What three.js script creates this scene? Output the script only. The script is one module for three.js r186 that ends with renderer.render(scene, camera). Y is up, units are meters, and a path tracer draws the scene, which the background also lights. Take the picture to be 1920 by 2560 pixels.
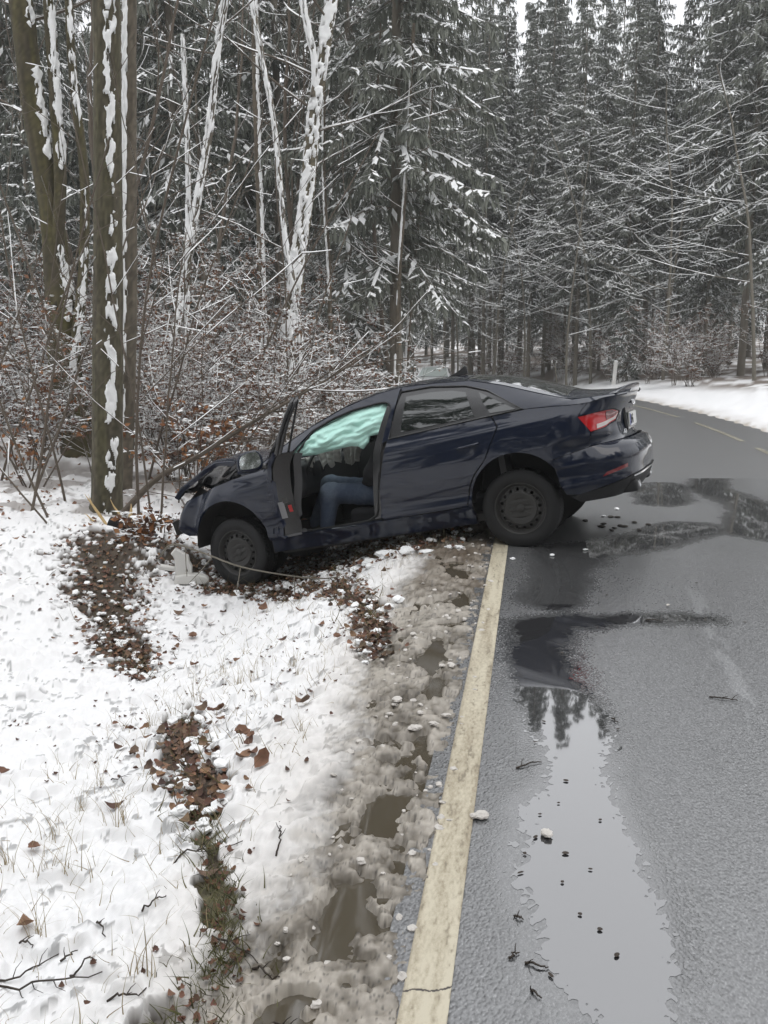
import * as THREE from 'three';
import { mergeGeometries, mergeVertices } from 'three/addons/utils/BufferGeometryUtils.js';
import { RoundedBoxGeometry } from 'three/addons/geometries/RoundedBoxGeometry.js';
import { MarchingCubes } from 'three/addons/objects/MarchingCubes.js';
import { FontLoader } from 'three/addons/loaders/FontLoader.js';
import { TextGeometry } from 'three/addons/geometries/TextGeometry.js';

// ---------------------------------------------------------------- camera, sky, sun, exposure
const scene = new THREE.Scene();
const camera = new THREE.PerspectiveCamera(58.194, 768 / 1024, 0.05, 900);
camera.position.set(0, 1.6, 0);
camera.rotation.set(-10.228 * Math.PI / 180, 0, 0);
const renderer = new THREE.WebGLRenderer({ antialias: true });
renderer.setSize(768, 1024);
renderer.toneMapping = THREE.LinearToneMapping;
renderer.toneMappingExposure = 0.67;
scene.fog = new THREE.FogExp2(0xe8eae9, 0.0016);
renderer.shadowMap.enabled = true;
{ // overcast sky: paler and dimmer at the horizon, brighter overhead
  const W = 256, H = 128, data = new Float32Array(W * H * 4);
  for (let j = 0; j < H; j++) for (let i = 0; i < W; i++) {
    const el = ((j + .5) / H - .5) * Math.PI, t = Math.max(0, Math.sin(el));
    const c = 1.45 + 1.75 * Math.pow(t, .8), k = (j * W + i) * 4;
    const n = 1 + .03 * Math.sin(i / W * Math.PI * 6 + j * .11) * Math.cos(j * .17);
    data[k] = c * n * .975; data[k + 1] = c * n * .99; data[k + 2] = c * n * 1.025; data[k + 3] = 1;
  }
  const t = new THREE.DataTexture(data, W, H, THREE.RGBAFormat, THREE.FloatType);
  t.mapping = THREE.EquirectangularReflectionMapping; t.magFilter = THREE.LinearFilter; t.minFilter = THREE.LinearFilter; t.needsUpdate = true;
  scene.background = t; scene.environment = t;
}
const sun = new THREE.DirectionalLight(0xfff6ea, 0.6);
sun.position.set(14, 40, 6); sun.castShadow = true; sun.shadow.radius = 60;
Object.assign(sun.shadow.camera, { left: -40, right: 40, top: 60, bottom: -60, near: 1, far: 140 });
scene.add(sun); scene.add(sun.target); sun.target.position.set(0, 0, -12);

// ---------------------------------------------------------------- helpers
function rng(seed) { let a = seed >>> 0; return () => { a = (a + 0x6D2B79F5) | 0; let t = Math.imul(a ^ (a >>> 15), 1 | a); t = (t + Math.imul(t ^ (t >>> 7), 61 | t)) ^ t; return ((t ^ (t >>> 14)) >>> 0) / 4294967296; }; }
const hash = (x, y, s = 0) => { let h = Math.imul(x | 0, 374761393) ^ Math.imul(y | 0, 668265263) ^ Math.imul(s | 0, 1274126177); h = Math.imul(h ^ (h >>> 13), 1274126177); return ((h ^ (h >>> 16)) >>> 0) / 4294967296; };
function vn(x, y, s = 0) { // value noise 0..1
  const ix = Math.floor(x), iy = Math.floor(y), fx = x - ix, fy = y - iy, u = fx * fx * (3 - 2 * fx), v = fy * fy * (3 - 2 * fy);
  const a = hash(ix, iy, s), b = hash(ix + 1, iy, s), c = hash(ix, iy + 1, s), d = hash(ix + 1, iy + 1, s);
  return a + (b - a) * u + (c - a) * v + (a - b - c + d) * u * v;
}
function fbm(x, y, o = 4, s = 0) { let f = 0, a = .5, n = 0; for (let i = 0; i < o; i++) { f += a * vn(x, y, s + i * 17); n += a; x = x * 2.03 + 5.1; y = y * 2.03 + 1.7; a *= .5; } return f / n; }
function cell(x, y, s = 0) { // distance to the nearest random point
  const ix = Math.floor(x), iy = Math.floor(y); let m = 9;
  for (let j = -1; j < 2; j++) for (let i = -1; i < 2; i++) { const px = ix + i + hash(ix + i, iy + j, s), py = iy + j + hash(ix + i, iy + j, s + 7), d = (px - x) ** 2 + (py - y) ** 2; if (d < m) m = d; }
  return Math.sqrt(m);
}
const clamp = (x, a = 0, b = 1) => Math.min(b, Math.max(a, x));
const ss = (a, b, x) => { const t = clamp((x - a) / (b - a)); return t * t * (3 - 2 * t); };
const lerp = (a, b, t) => a + (b - a) * t;
const interp = (pts, x, k = 1) => { // piecewise linear through rows [x, v1, v2 ...] in rising x
  if (x <= pts[0][0]) return pts[0][k];
  for (let i = 1; i < pts.length; i++) if (x <= pts[i][0]) return lerp(pts[i - 1][k], pts[i][k], (x - pts[i - 1][0]) / (pts[i][0] - pts[i - 1][0]));
  return pts[pts.length - 1][k];
};
const V3 = (x, y, z) => new THREE.Vector3(x, y, z);
const taken = {};
function numbered(name) { const n = taken[name] = (taken[name] ?? -1) + 1; return n ? `${name}_${String(n).padStart(3, '0')}` : name; }
function tag(o, label, category, group, kind) { if (label) o.userData.label = label; if (category) o.userData.category = category; if (group) o.userData.group = group; if (kind) o.userData.kind = kind; return o; }
function mesh(name, geo, mat, parent) { const m = new THREE.Mesh(geo, mat); m.name = parent ? name : numbered(name); m.castShadow = m.receiveShadow = true; (parent || scene).add(m); return m; }
function thing(name, label, category, pos = [0, 0, 0], turn = 0, group) { const o = new THREE.Group(); o.name = numbered(name); o.position.set(...pos); o.rotation.y = turn; scene.add(o); return tag(o, label, category, group); }
function dup(root, pos, turn, label, group, scale = 1) { const r = root.clone(); r.name = numbered(root.name.replace(/_\d{3}$/, '')); r.userData = { ...root.userData }; scene.add(r); r.position.set(...pos); r.rotation.set(0, turn, 0); r.scale.setScalar(scale); if (label) r.userData.label = label; if (group) r.userData.group = group; return r; }

class GB { // collects triangles
  constructor() { this.p = []; this.i = []; this.c = null; this.n = null; this.uv = []; this.hasUV = false; }
  v(x, y, z, col, u, w) { this.p.push(x, y, z); if (col) { this.c ??= []; this.c.push(col[0], col[1], col[2]); } if (u !== undefined) { this.hasUV = true; this.uv.push(u, w); } return this.p.length / 3 - 1; }
  tri(a, b, c) { this.i.push(a, b, c); }
  quad(a, b, c, d) { this.i.push(a, b, c, a, c, d); }
  // tube through points; r(i, t) radius; col(t, ang, point) optional; bump(t, ang, y) optional radial offset
  tube(pts, r, seg = 6, { col, bump, cap = true } = {}) {
    const n = pts.length, T = V3(), N = V3(1, 0, 0), B = V3();
    let len = 0, prev = null; const first = this.p.length / 3;
    for (let i = 0; i < n; i++) {
      T.subVectors(pts[Math.min(n - 1, i + 1)], pts[Math.max(0, i - 1)]).normalize();
      if (Math.abs(N.dot(T)) > .95) N.set(0, 0, 1);
      N.addScaledVector(T, -N.dot(T)).normalize(); B.crossVectors(T, N);
      if (i) len += pts[i].distanceTo(pts[i - 1]);
      const rad = typeof r === 'function' ? r(i / (n - 1)) : Array.isArray(r) ? r[i] : r, row = [];
      for (let k = 0; k <= seg; k++) {
        const a = (k % seg) / seg * Math.PI * 2, rr = rad + (bump ? bump(i / (n - 1), a, len) : 0), ca = Math.cos(a) * rr, sa = Math.sin(a) * rr;
        const x = pts[i].x + N.x * ca + B.x * sa, y = pts[i].y + N.y * ca + B.y * sa, z = pts[i].z + N.z * ca + B.z * sa;
        if (k === seg && !this.wantUV) { row.push(row[0]); continue; }
        row.push(this.v(x, y, z, col ? col(i / (n - 1), a, len, x, y, z) : undefined, this.wantUV ? k / seg * rad * 6.28 : undefined, this.wantUV ? len : undefined));
      }
      if (prev) for (let k = 0; k < seg; k++) this.quad(prev[k], prev[k + 1], row[k + 1], row[k]);
      prev = row;
      if (i === 0) this._first = row;
    }
    if (cap) { for (let k = 1; k < seg - 1; k++) { this.tri(prev[0], prev[k], prev[k + 1]); this.tri(this._first[0], this._first[k + 1], this._first[k]); } }
    return this;
  }
  box(x, y, z, w, h, d, rot) {
    const P = []; for (const dx of [-.5, .5]) for (const dy of [-.5, .5]) for (const dz of [-.5, .5]) { const v = V3(dx * w, dy * h, dz * d); if (rot) v.applyEuler(rot); P.push(this.v(v.x + x, v.y + y, v.z + z)); }
    for (const [a, b, c, d2] of [[0, 1, 3, 2], [4, 6, 7, 5], [0, 4, 5, 1], [2, 3, 7, 6], [0, 2, 6, 4], [1, 5, 7, 3]]) this.quad(P[a], P[b], P[c], P[d2]);
    return this;
  }
  geo(flat) {
    let g = new THREE.BufferGeometry();
    g.setAttribute('position', new THREE.Float32BufferAttribute(this.p, 3));
    if (this.c) g.setAttribute('color', new THREE.Float32BufferAttribute(this.c, 3));
    if (this.hasUV) g.setAttribute('uv', new THREE.Float32BufferAttribute(this.uv, 2));
    g.setIndex(this.i);
    if (flat) g = g.toNonIndexed();
    g.computeVertexNormals();
    return g;
  }
}
const std = (r, g, b, rough = .9, extra = {}) => { const m = new THREE.MeshStandardMaterial({ roughness: rough, side: THREE.DoubleSide, ...extra }); m.color.setRGB(r, g, b); return m; };
const phys = (r, g, b, rough, extra = {}) => { const m = new THREE.MeshPhysicalMaterial({ roughness: rough, side: THREE.DoubleSide, ...extra }); m.color.setRGB(r, g, b); return m; };
function dataTex(W, H, fn, srgb, repeat) { // fn(i, j) -> [r, g, b] or a number, 0..1
  const d = new Uint8Array(W * H * 4);
  for (let j = 0; j < H; j++) for (let i = 0; i < W; i++) { const v = fn(i, j), k = (j * W + i) * 4; if (typeof v === 'number') d[k] = d[k + 1] = d[k + 2] = clamp(v) * 255; else { d[k] = clamp(v[0]) * 255; d[k + 1] = clamp(v[1]) * 255; d[k + 2] = clamp(v[2]) * 255; } d[k + 3] = 255; }
  const t = new THREE.DataTexture(d, W, H); t.magFilter = THREE.LinearFilter; t.minFilter = THREE.LinearMipmapLinearFilter;
  if (srgb) t.colorSpace = THREE.SRGBColorSpace;
  if (repeat) t.wrapS = t.wrapT = THREE.RepeatWrapping;
  t.needsUpdate = true; return t;
}

// ---------------------------------------------------------------- lie of the land (d = metres ahead of the viewer, s = metres left of the edge line)
function roadX(d) { if (d <= 16) return .09 + .16 * (d - 1.95); const e = Math.min(d, 58) - 16; return 2.338 + .16 * e - .009 * e * e + (d > 58 ? (d - 58) * -.596 : 0); }
function roadSlope(d) { return d <= 16 ? .16 : .16 - .018 * (Math.min(d, 58) - 16); }
const roadW = (x, d) => (x - roadX(d)) / Math.sqrt(1 + roadSlope(d) ** 2);
const roadDip = (d, w) => -.95 * ss(32, 47, d) * (1 - ss(5, 11, w));
function gBase(x, z) {
  const d = -z, w = roadW(x, d), s = -w, dip = roadDip(d, w);
  if (s > .3) {
    const D = lerp(.2, .575, ss(2, 6.3, d)), sb = lerp(1.5, 2.25, ss(2, 6.3, d));
    let y;
    if (s < sb) y = -D * ss(.3, sb, s);
    else y = -D + .34 * ss(sb + .5, sb + 2.6, s) + .025 * Math.max(0, s - sb - 2) + .18 * (fbm(x * .35, z * .35, 2, 3) - .5) * ss(sb + 1, sb + 4, s);
    y += .16 * Math.exp(-((x + 2.3) ** 2 + (z + 8.95) ** 2) / .16);
    return y + dip;
  }
  if (w > 4.55) return dip + .3 * ss(4.7, 8.5, w) + .03 * Math.max(0, w - 7) + .2 * (fbm(x * .3, z * .3, 2, 9) - .5) * ss(5.5, 8, w);
  return dip;
}
// ---------------------------------------------------------------- leaf patches: [x, z, radius] chains where the snow is gone or thin
const patchChains = [
  [[-2.71, -9.07, .5], [-2.41, -7.59, .33], [-1.9, -6.46, .2], [-1.59, -5.75, .1]],
  [[-1.09, -4.67, .1], [-.91, -3.96, .11], [-.74, -3.41, .1], [-.64, -3.03, .06], [-.53, -2.66, .05], [-.45, -2.38, .055], [-.42, -2.15, .07], [-.46, -1.98, .1], [-.5, -1.7, .12]],
  [[-1.5, -8.07, .2], [-.91, -7.65, .17], [-.4, -7.12, .17], [-.09, -5.62, .1], [-.04, -4.67, .07]],
  [[-2.33, -9.04, .4], [-1.16, -8.4, .35], [-.54, -8.15, .3], [.1, -7.6, .28], [.6, -7.45, .2]],
  [[-1.2, -9.3, .5], [.2, -8.9, .5], [.7, -8.2, .3]],
];
function patchAt(x, z) { // > 0 inside a patch
  let best = -9;
  for (const ch of patchChains) for (let i = 0; i < ch.length - 1; i++) {
    const [ax, az, ar] = ch[i], [bx, bz, br] = ch[i + 1], dx = bx - ax, dz = bz - az;
    const t = clamp(((x - ax) * dx + (z - az) * dz) / (dx * dx + dz * dz)), r = lerp(ar, br, t);
    const q = 1 - Math.hypot(x - ax - dx * t, z - az - dz * t) / r;
    if (q > best) best = q;
  }
  return best;
}
const slushEdge = (d, x, z) => .56 + .05 * Math.sin(d * 1.7) + .34 * (fbm(x * 1.6, z * 1.6, 3, 5) - .5) + .1 * ss(4.4, 6.2, d);
const puddleSpots = [[.24, 2.95, .1, .22], [.28, 2.4, .11, .26], [.25, 4.7, .1, .4], [.2, 4.15, .06, .2], [.22, 5.7, .1, .25], [.28, 6.5, .14, .3], [.19, 3.55, .05, .16], [.33, 1.9, .09, .2]]; // s, d, half widths
// full surface: [y, kind of cover, r, g, b]
function surface(x, z) {
  const d = -z, w = roadW(x, d), s = -w; let y = gBase(x, z);
  const fade = 1 - ss(14, 30, d), fine = 1 - ss(5, 12, d);
  const onRoad = w > -.035 - .06 * (d < 12 ? fbm(x * 13, z * 13, 3, 57) : .5) && w < 4.7;
  const lump = fbm(x * 5, z * 5, 3, 11), grain = fine > 0 ? fbm(x * 21, z * 21, 3, 23) : .5;
  if (onRoad) return [y - .05 + .08 * ss(4.5, 4.7, w), w < 1 ? 'slush' : 'snow', .4, .36, .31];
  if (s > 0) {
    const e = slushEdge(d, x, z), sl = 1 - ss(e - .1, e + .12, s + (grain - .5) * .16);
    const pq = patchAt(x, z) - .12 + (lump - .5) * 1.7 + (grain - .5) * 1.8, bare = ss(-.12, .2, pq) * (1 - .9 * sl);
    let snowY = .03 + .075 * (lump - .5) * (.4 + .6 * fade) + .024 * (grain - .5) + .05 * (fbm(x * 1.4, z * 1.4, 2, 31) - .5);
    if (fine > 0) snowY += .012 * fine * (vn(x * 60, z * 60, 41) - .5);
    let tuft = ss(.62, .75, fbm(x * 9, z * 9, 2, 77)); // tussocks poking the snow up
    snowY += .03 * tuft * fade;
    const bareY = .015 * (grain - .5) + .02 * (lump - .5);
    const c1 = cell(x * 30, z * 30, 51), c2 = cell(x * 66, z * 66, 52), c0 = fbm(x * 11, z * 11, 3, 53);
    let slY = .012 + .020 * (fbm(x * 6, z * 6, 2, 61) - .5) + .009 * (.45 - c1) + .005 * (.4 - c2) + .02 * (c0 - .5);
    let pud = 0;
    for (const [ps, pd, a, b] of puddleSpots) pud = Math.max(pud, 1 - Math.hypot((s - ps) / a, (d - pd) / b));
    slY -= .042 * ss(-.1, .5, pud + (grain - .5) * 1.5 + (lump - .5) * 1.0);
    slY -= .01 * ss(.18, .04, s); // thins out over the paint
    const yy = lerp(lerp(snowY, bareY, bare), slY, sl);
    // colours of the matter itself
    const dirt = fbm(x * 3.1, z * 3.1, 3, 71), dirty = ss(.5, -.25, s - e) * (.45 + .9 * dirt);
    const sn = .8 + .08 * (grain - .5), speck = grain > .66 && lump < .52 ? .5 : 1;
    const snow = [sn * speck, sn * speck * .995, sn * .99 * speck];
    const g2 = vn(x * 40, z * 40, 83), wetness = clamp(.38 + .5 * (c1 - .3) + .55 * (g2 - .5) + 1.2 * (dirt - .5) + 1.5 * (.5 - c0));
    const slush = [lerp(.4, .1, wetness), lerp(.365, .085, wetness), lerp(.315, .064, wetness)];
    const mud = ss(5.3, 6.8, d) * ss(8.5, 7.8, d) * clamp(.3 + 1.3 * (dirt - .3)); slush[0] = lerp(slush[0], .13, mud); slush[1] = lerp(slush[1], .1, mud); slush[2] = lerp(slush[2], .072, mud);
    if (fine > 0) { const grit = hash(Math.floor(x * 190), Math.floor(z * 150), 9); const k = grit > .93 ? .45 : .88 + .24 * hash(Math.floor(x * 90), Math.floor(z * 90), 5); slush[0] *= k; slush[1] *= k; slush[2] *= k; }
    const so = .6 + .9 * g2, soil = [.055 * so, .04 * so, .027 * so];
    const grassy = ss(.45, .6, fbm(x * 4 + 3, z * 4, 2, 91)) * ss(4.2, 2.4, d);
    soil[0] = lerp(soil[0], .085 * so, grassy); soil[1] = lerp(soil[1], .078 * so, grassy); soil[2] = lerp(soil[2], .042 * so, grassy);
    const col = [0, 1, 2].map(k => lerp(lerp(lerp(snow[k], soil[k], bare), [.52, .47, .41][k], clamp(dirty * .7) * (1 - bare) * (1 - sl)), slush[k], sl));
    if (d > 10) { const lit = ss(.44, .58, fbm(x * 2.2, z * 2.2, 4, 101)) * .6; col[0] = lerp(col[0], .11, lit); col[1] = lerp(col[1], .075, lit); col[2] = lerp(col[2], .05, lit); }
    return [y + yy, sl > .5 ? 'slush' : 'snow', ...col];
  }
  // far side of the road
  const dirt = ss(.9, 0, w - 4.7) * fbm(x * 2, z * 2, 3, 7), sn = .77;
  const lit = ss(.36, .52, fbm(x * 1.7, z * 1.7, 4, 101)) * .9 * ss(6.6, 8.5, w);
  const k = clamp(dirt * .9);
  return [y + .03 + .07 * (lump - .5), 'snow', lerp(lerp(sn, .4, k), .1, lit), lerp(lerp(sn, .37, k), .065, lit), lerp(lerp(sn, .33, k), .04, lit)];
}
{ // one sheet, fine where the viewer stands, reaching past the forest
  const az = [], rr = [];
  for (let a = -180; a < -31; a += 5) az.push(a);
  for (let i = 0; i <= 460; i++) az.push(-31 + 39 * i / 460);
  for (let i = 1; i <= 80; i++) az.push(8 + 23 * i / 80);
  for (let a = 36; a <= 180; a += 4.5) az.push(a);
  rr.push(.02); for (let r = .2; r < 1.3; r += .08) rr.push(r);
  for (let i = 0; i <= 470; i++) rr.push(1.35 * Math.pow(14 / 1.35, i / 470));
  for (let i = 1; i <= 110; i++) rr.push(14 * Math.pow(420 / 14, i / 110));
  const A = az.length, R = rr.length, pos = new Float32Array(A * R * 3), col = new Float32Array(A * R * 3), kind = new Uint8Array(A * R);
  for (let i = 0; i < R; i++) for (let j = 0; j < A; j++) {
    const a = az[j] * Math.PI / 180, x = Math.sin(a) * rr[i], z = -Math.cos(a) * rr[i], k = (i * A + j) * 3, f = surface(x, z);
    pos[k] = x; pos[k + 1] = f[0]; pos[k + 2] = z; col[k] = f[2]; col[k + 1] = f[3]; col[k + 2] = f[4]; kind[i * A + j] = f[1] === 'slush' ? 1 : 0;
  }
  const snowI = [], slushI = [];
  for (let i = 0; i < R - 1; i++) for (let j = 0; j < A - 1; j++) {
    const a = i * A + j, b = a + 1, c = a + A, e = c + 1, out = kind[a] + kind[b] + kind[c] + kind[e] > 2 ? slushI : snowI;
    out.push(a, b, e, a, e, c);
  }
  const full = new THREE.BufferGeometry(); full.setAttribute('position', new THREE.BufferAttribute(pos, 3)); full.setIndex(snowI.concat(slushI)); full.computeVertexNormals();
  const cut = (index) => { const map = new Map(), p = [], c = [], n = [], out = []; const N = full.attributes.normal.array;
    for (const q of index) { let m = map.get(q); if (m === undefined) { m = p.length / 3; map.set(q, m); for (let t = 0; t < 3; t++) { p.push(pos[q * 3 + t]); c.push(col[q * 3 + t]); n.push(N[q * 3 + t]); } } out.push(m); }
    const g = new THREE.BufferGeometry(); g.setAttribute('position', new THREE.Float32BufferAttribute(p, 3)); g.setAttribute('color', new THREE.Float32BufferAttribute(c, 3)); g.setAttribute('normal', new THREE.Float32BufferAttribute(n, 3)); g.setIndex(out); return g; };
  tag(mesh('ground', cut(snowI), std(1, 1, 1, .92, { vertexColors: true })), 'snow covered verge and forest floor beside the wet road', null, null, 'structure');
  tag(mesh('slush_shoulder', cut(slushI), phys(1, 1, 1, .38, { vertexColors: true, ior: 1.4 })), 'grey brown half melted slush along the road edge', null, null, 'structure');
}
{ // standing melt water in the shoulder
  const g = new GB(), N = 160, M = 10;
  for (let i = 0; i <= N; i++) for (let j = 0; j <= M; j++) { const d = 1.2 + 7 * i / N, s = .07 + .42 * j / M, x = roadX(d) - s * 1.0127; g.v(x, -.013 - .012 * ss(.3, .45, s), -d); if (i && j) { const a = i * (M + 1) + j; g.quad(a, a - 1, a - M - 2, a - M - 1); } }
  tag(mesh('melt_water', g.geo(), phys(.075, .062, .042, .06, { ior: 1.8 })), 'brown melt water standing in the slushy road shoulder', null, null, 'structure');
}

// ---------------------------------------------------------------- road
const W0 = -.13, W1 = 4.75, D0 = 1.2, D1 = 11.2; // part with its own maps
function roadSheet(d0, d1, nd, w0, w1, nw, lift, uvf) {
  const g = new GB();
  for (let i = 0; i <= nd; i++) for (let j = 0; j <= nw; j++) {
    const d = lerp(d0, d1, i / nd), w = lerp(w0, w1, j / nw), k = Math.sqrt(1 + roadSlope(d) ** 2), uv = uvf(w, d);
    g.v(roadX(d) + w * k, roadDip(d, w) + lift, -d, null, uv[0], uv[1]);
    if (i && j) { const a = i * (nw + 1) + j; g.quad(a, a - nw - 1, a - nw - 2, a - 1); }
  }
  return g.geo();
}
// standing water on the lane: chains of [w, d, half width]
const poolChains = [
  [[.5, 1.3, .1], [.52, 1.75, .09], [.46, 2.15, .16], [.42, 2.6, .2], [.4, 2.95, .16], [.44, 3.2, .1], [.42, 3.6, .16], [.34, 4.1, .17], [.31, 4.7, .14], [.31, 5.15, .18]],
  [[.95, 1.5, .25], [1.4, 1.75, .25], [2.0, 1.8, .2]],
  [[.45, 5.2, .12], [.8, 5.25, .1], [1.3, 5.3, .05]],
  [[.4, 5.7, .18], [.45, 6.4, .16], [.6, 7.1, .3], [1.1, 7.4, .25], [1.6, 8.0, .3]],
  [[2.3, 7.9, .35], [2.5, 9.2, .22], [2.2, 10.4, .2], [2.4, 11.2, .15]],
  [[1.6, 9.5, .25], [1.7, 10.5, .3]],
];
function poolAt(w, d) { let b = -9; for (const ch of poolChains) for (let i = 0; i < ch.length - 1; i++) { const [ax, az, ar] = ch[i], [bx, bz, br] = ch[i + 1], dx = bx - ax, dz = bz - az, t = clamp(((w - ax) * dx + (d - az) * dz) / (dx * dx + dz * dz)), q = lerp(ar, br, t) - Math.hypot(w - ax - dx * t, d - az - dz * t); if (q > b) b = q; } return b; }
{
  const N = 2048, n = N * N, hgt = new Float32Array(n), wet = new Float32Array(n), R = rng(5);
  // stones of the asphalt: random bumps, softened once
  const raw = new Float32Array(n); for (let i = 0; i < n; i++) raw[i] = R();
  for (let j = 0; j < N; j++) for (let i = 0; i < N; i++) {
    let a = 0, c = 0; for (let q = 0; q <= 1; q++) for (let p = -1; p <= 1; p++) { const k = ((j + q) % N) * N + (i + p + N) % N, wgt = (q ? .45 : 1) * (p ? .7 : 1); a += raw[k] * wgt; c += wgt; }
    hgt[j * N + i] = clamp((a / c - .5) * 1.7 + .5);
  }
  for (let j = 0; j < N; j++) { const d = lerp(D0, D1, (j + .5) / N);
    for (let i = 0; i < N; i++) { const w = lerp(W0, W1, (i + .5) / N), k = j * N + i;
      const p = poolAt(w, d) + .14 * (fbm(w * 4.5, d * 2.6, 4, 13) - .5) + .05 * (fbm(w * 17, d * 10, 2, 14) - .5);
      wet[k] = .8 * ss(-.13, .02, p + (.5 - hgt[k]) * .07) + .2 * ss(-.01, .05, p);
    } }
  const patch = new Float32Array(n);
  for (let j = 0; j < N; j += 1) for (let i = 0; i < N; i += 1) { const w = lerp(W0, W1, i / N), d = lerp(D0, D1, j / N); patch[j * N + i] = (i & 3 || j & 3) ? -1 : fbm(w * 1.3, d * .5, 4, 19); }
  for (let j = 0; j < N; j++) for (let i = 0; i < N; i++) if (patch[j * N + i] < 0) patch[j * N + i] = patch[(j & ~3) * N + (i & ~3)];
  const tcol = dataTex(N, N, (i, j) => { const k = j * N + i, h = hgt[k], q = raw[k], w = lerp(W0, W1, i / N), d = lerp(D0, D1, j / N);
    let c = .105 + .11 * (h - .5) + .05 * (q - .5) + (q > .98 ? .12 : 0) + .02 * (patch[k] - .5); 
    const st = Math.abs(w - 1.17 - .05 * (d - 3)) ; if (st < .07) c += .07 * ss(.07, .02, st) * ss(.45, .65, fbm(w * 16, d * 5, 3, 29)) * ss(2.4, 3, d) * ss(7, 5, d); // worn old paint
    c *= 1 - .45 * wet[k];
    const v = Math.pow(clamp(c, .008, .4), 1 / 2.2); return [v * .995, v, v * 1.005]; }, true);
  const trough = dataTex(N, N, (i, j) => { const k = j * N + i; return lerp(.33 + .16 * (patch[k] - .5) + .1 * (hgt[k] - .5), .025, wet[k]); });
  const tbump = dataTex(N, N, (i, j) => { const k = j * N + i; return lerp(hgt[k], .5, Math.pow(wet[k], .5)); });
  const near = phys(1, 1, 1, 1, { map: tcol, roughnessMap: trough, bumpMap: tbump, bumpScale: .0014, ior: 2.2 });
  const M = 512, hh = new Float32Array(M * M), rw = new Float32Array(M * M); for (let i = 0; i < M * M; i++) rw[i] = R();
  for (let j = 0; j < M; j++) for (let i = 0; i < M; i++) { let a = 0; for (let q = -1; q <= 1; q++) for (let p = -1; p <= 1; p++) a += rw[((j + q + M) % M) * M + (i + p + M) % M]; hh[j * M + i] = clamp((a / 9 - .5) * 2.4 + .5); }
  const rcol = dataTex(M, M, (i, j) => Math.pow(.105 + .08 * (hh[j * M + i] - .5), 1 / 2.2), true, true), rbump = dataTex(M, M, (i, j) => hh[j * M + i], false, true);
  const far = phys(1, 1, 1, .3, { map: rcol, bumpMap: rbump, bumpScale: .003, ior: 2.2 });
  const road = new THREE.Group(); road.name = 'road'; scene.add(road); tag(road, 'wet grey asphalt country road with standing water', null, null, 'structure');
  mesh('asphalt', roadSheet(D0, D1, 60, W0, W1, 20, 0, (w, d) => [(w - W0) / (W1 - W0), (d - D0) / (D1 - D0)]), near, road);
  mesh('asphalt', roadSheet(D1, 95, 90, W0, W1, 8, 0, (w, d) => [w, d]), far, road);
  mesh('asphalt', roadSheet(-60, D0, 30, W0, W1, 8, 0, (w, d) => [w, d]), far, road);
  // painted edge lines
  const P = 2048, line = dataTex(64, P, (i, j) => { const u = i / 64, v = j / P * 5, n = fbm(u * 7, v * 9, 4, 33), n2 = fbm(u * 2, v * 1.3, 3, 34), g = fbm(u * 16, v * 50, 2, 35);
    const edge = Math.min(u, 1 - u) + .1 * (g - .5), wear = ss(.74, .58, n * .6 + g * .4 + .12 * (n2 - .5)) * ss(-.02, .04, edge), dirtK = clamp((n2 - .2) * 1.6 + .9 * (g - .5) + .7 * (n - .5) + .35 * (hash(i, j, 3) - .5));
    let c = [lerp(.56, .3, dirtK), lerp(.51, .25, dirtK), lerp(.39, .17, dirtK)];
    c = [lerp(.2, c[0], .3 + .7 * wear), lerp(.17, c[1], .3 + .7 * wear), lerp(.12, c[2], .3 + .7 * wear)];
    if (Math.abs(v - .86 - .006 * Math.sin(u * 7) - .012 * u + .006 * (vn(u * 22, 3) - .5)) < .0022 + .002 * vn(u * 9, 5)) c = [.05, .04, .035]; // crack
    return c.map(q => Math.pow(q, 1 / 2.2)); }, true);
  line.wrapS = line.wrapT = THREE.RepeatWrapping;
  const paint = phys(1, 1, 1, .45, { map: line, ior: 1.5, bumpMap: line, bumpScale: .002 });
  tag(mesh('edge_line', roadSheet(-20, 60, 160, -.06, .06, 2, .004, (w, d) => [(w + .06) / .12, (d - 1.2) / 5]), paint), 'cream white painted edge line beside the slush', null, null, 'structure');
  const tr = new GB(); // right hand line: worn away into short remains
  for (const [d0, d1] of [[9.5, 12.5], [13.2, 14.6], [15.6, 19.5], [21, 26], [27, 32], [33.5, 38]]) for (let i = 0; i < 8; i++) { const ds = [lerp(d0, d1, i / 8), lerp(d0, d1, (i + 1) / 8)], q = []; for (const d of ds) for (const w of [3.72, 3.83]) { const k = Math.sqrt(1 + roadSlope(d) ** 2); q.push(tr.v(roadX(d) + w * k, roadDip(d, w) + .004, -d, null, (w - 3.72) / .11, d / 5)); } tr.quad(q[0], q[1], q[3], q[2]); }
  tag(mesh('edge_line', tr.geo(), phys(.5, .52, .55, .45, { map: line, ior: 1.5 })), 'worn broken remains of the far edge line', null, null, 'structure');
}

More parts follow.
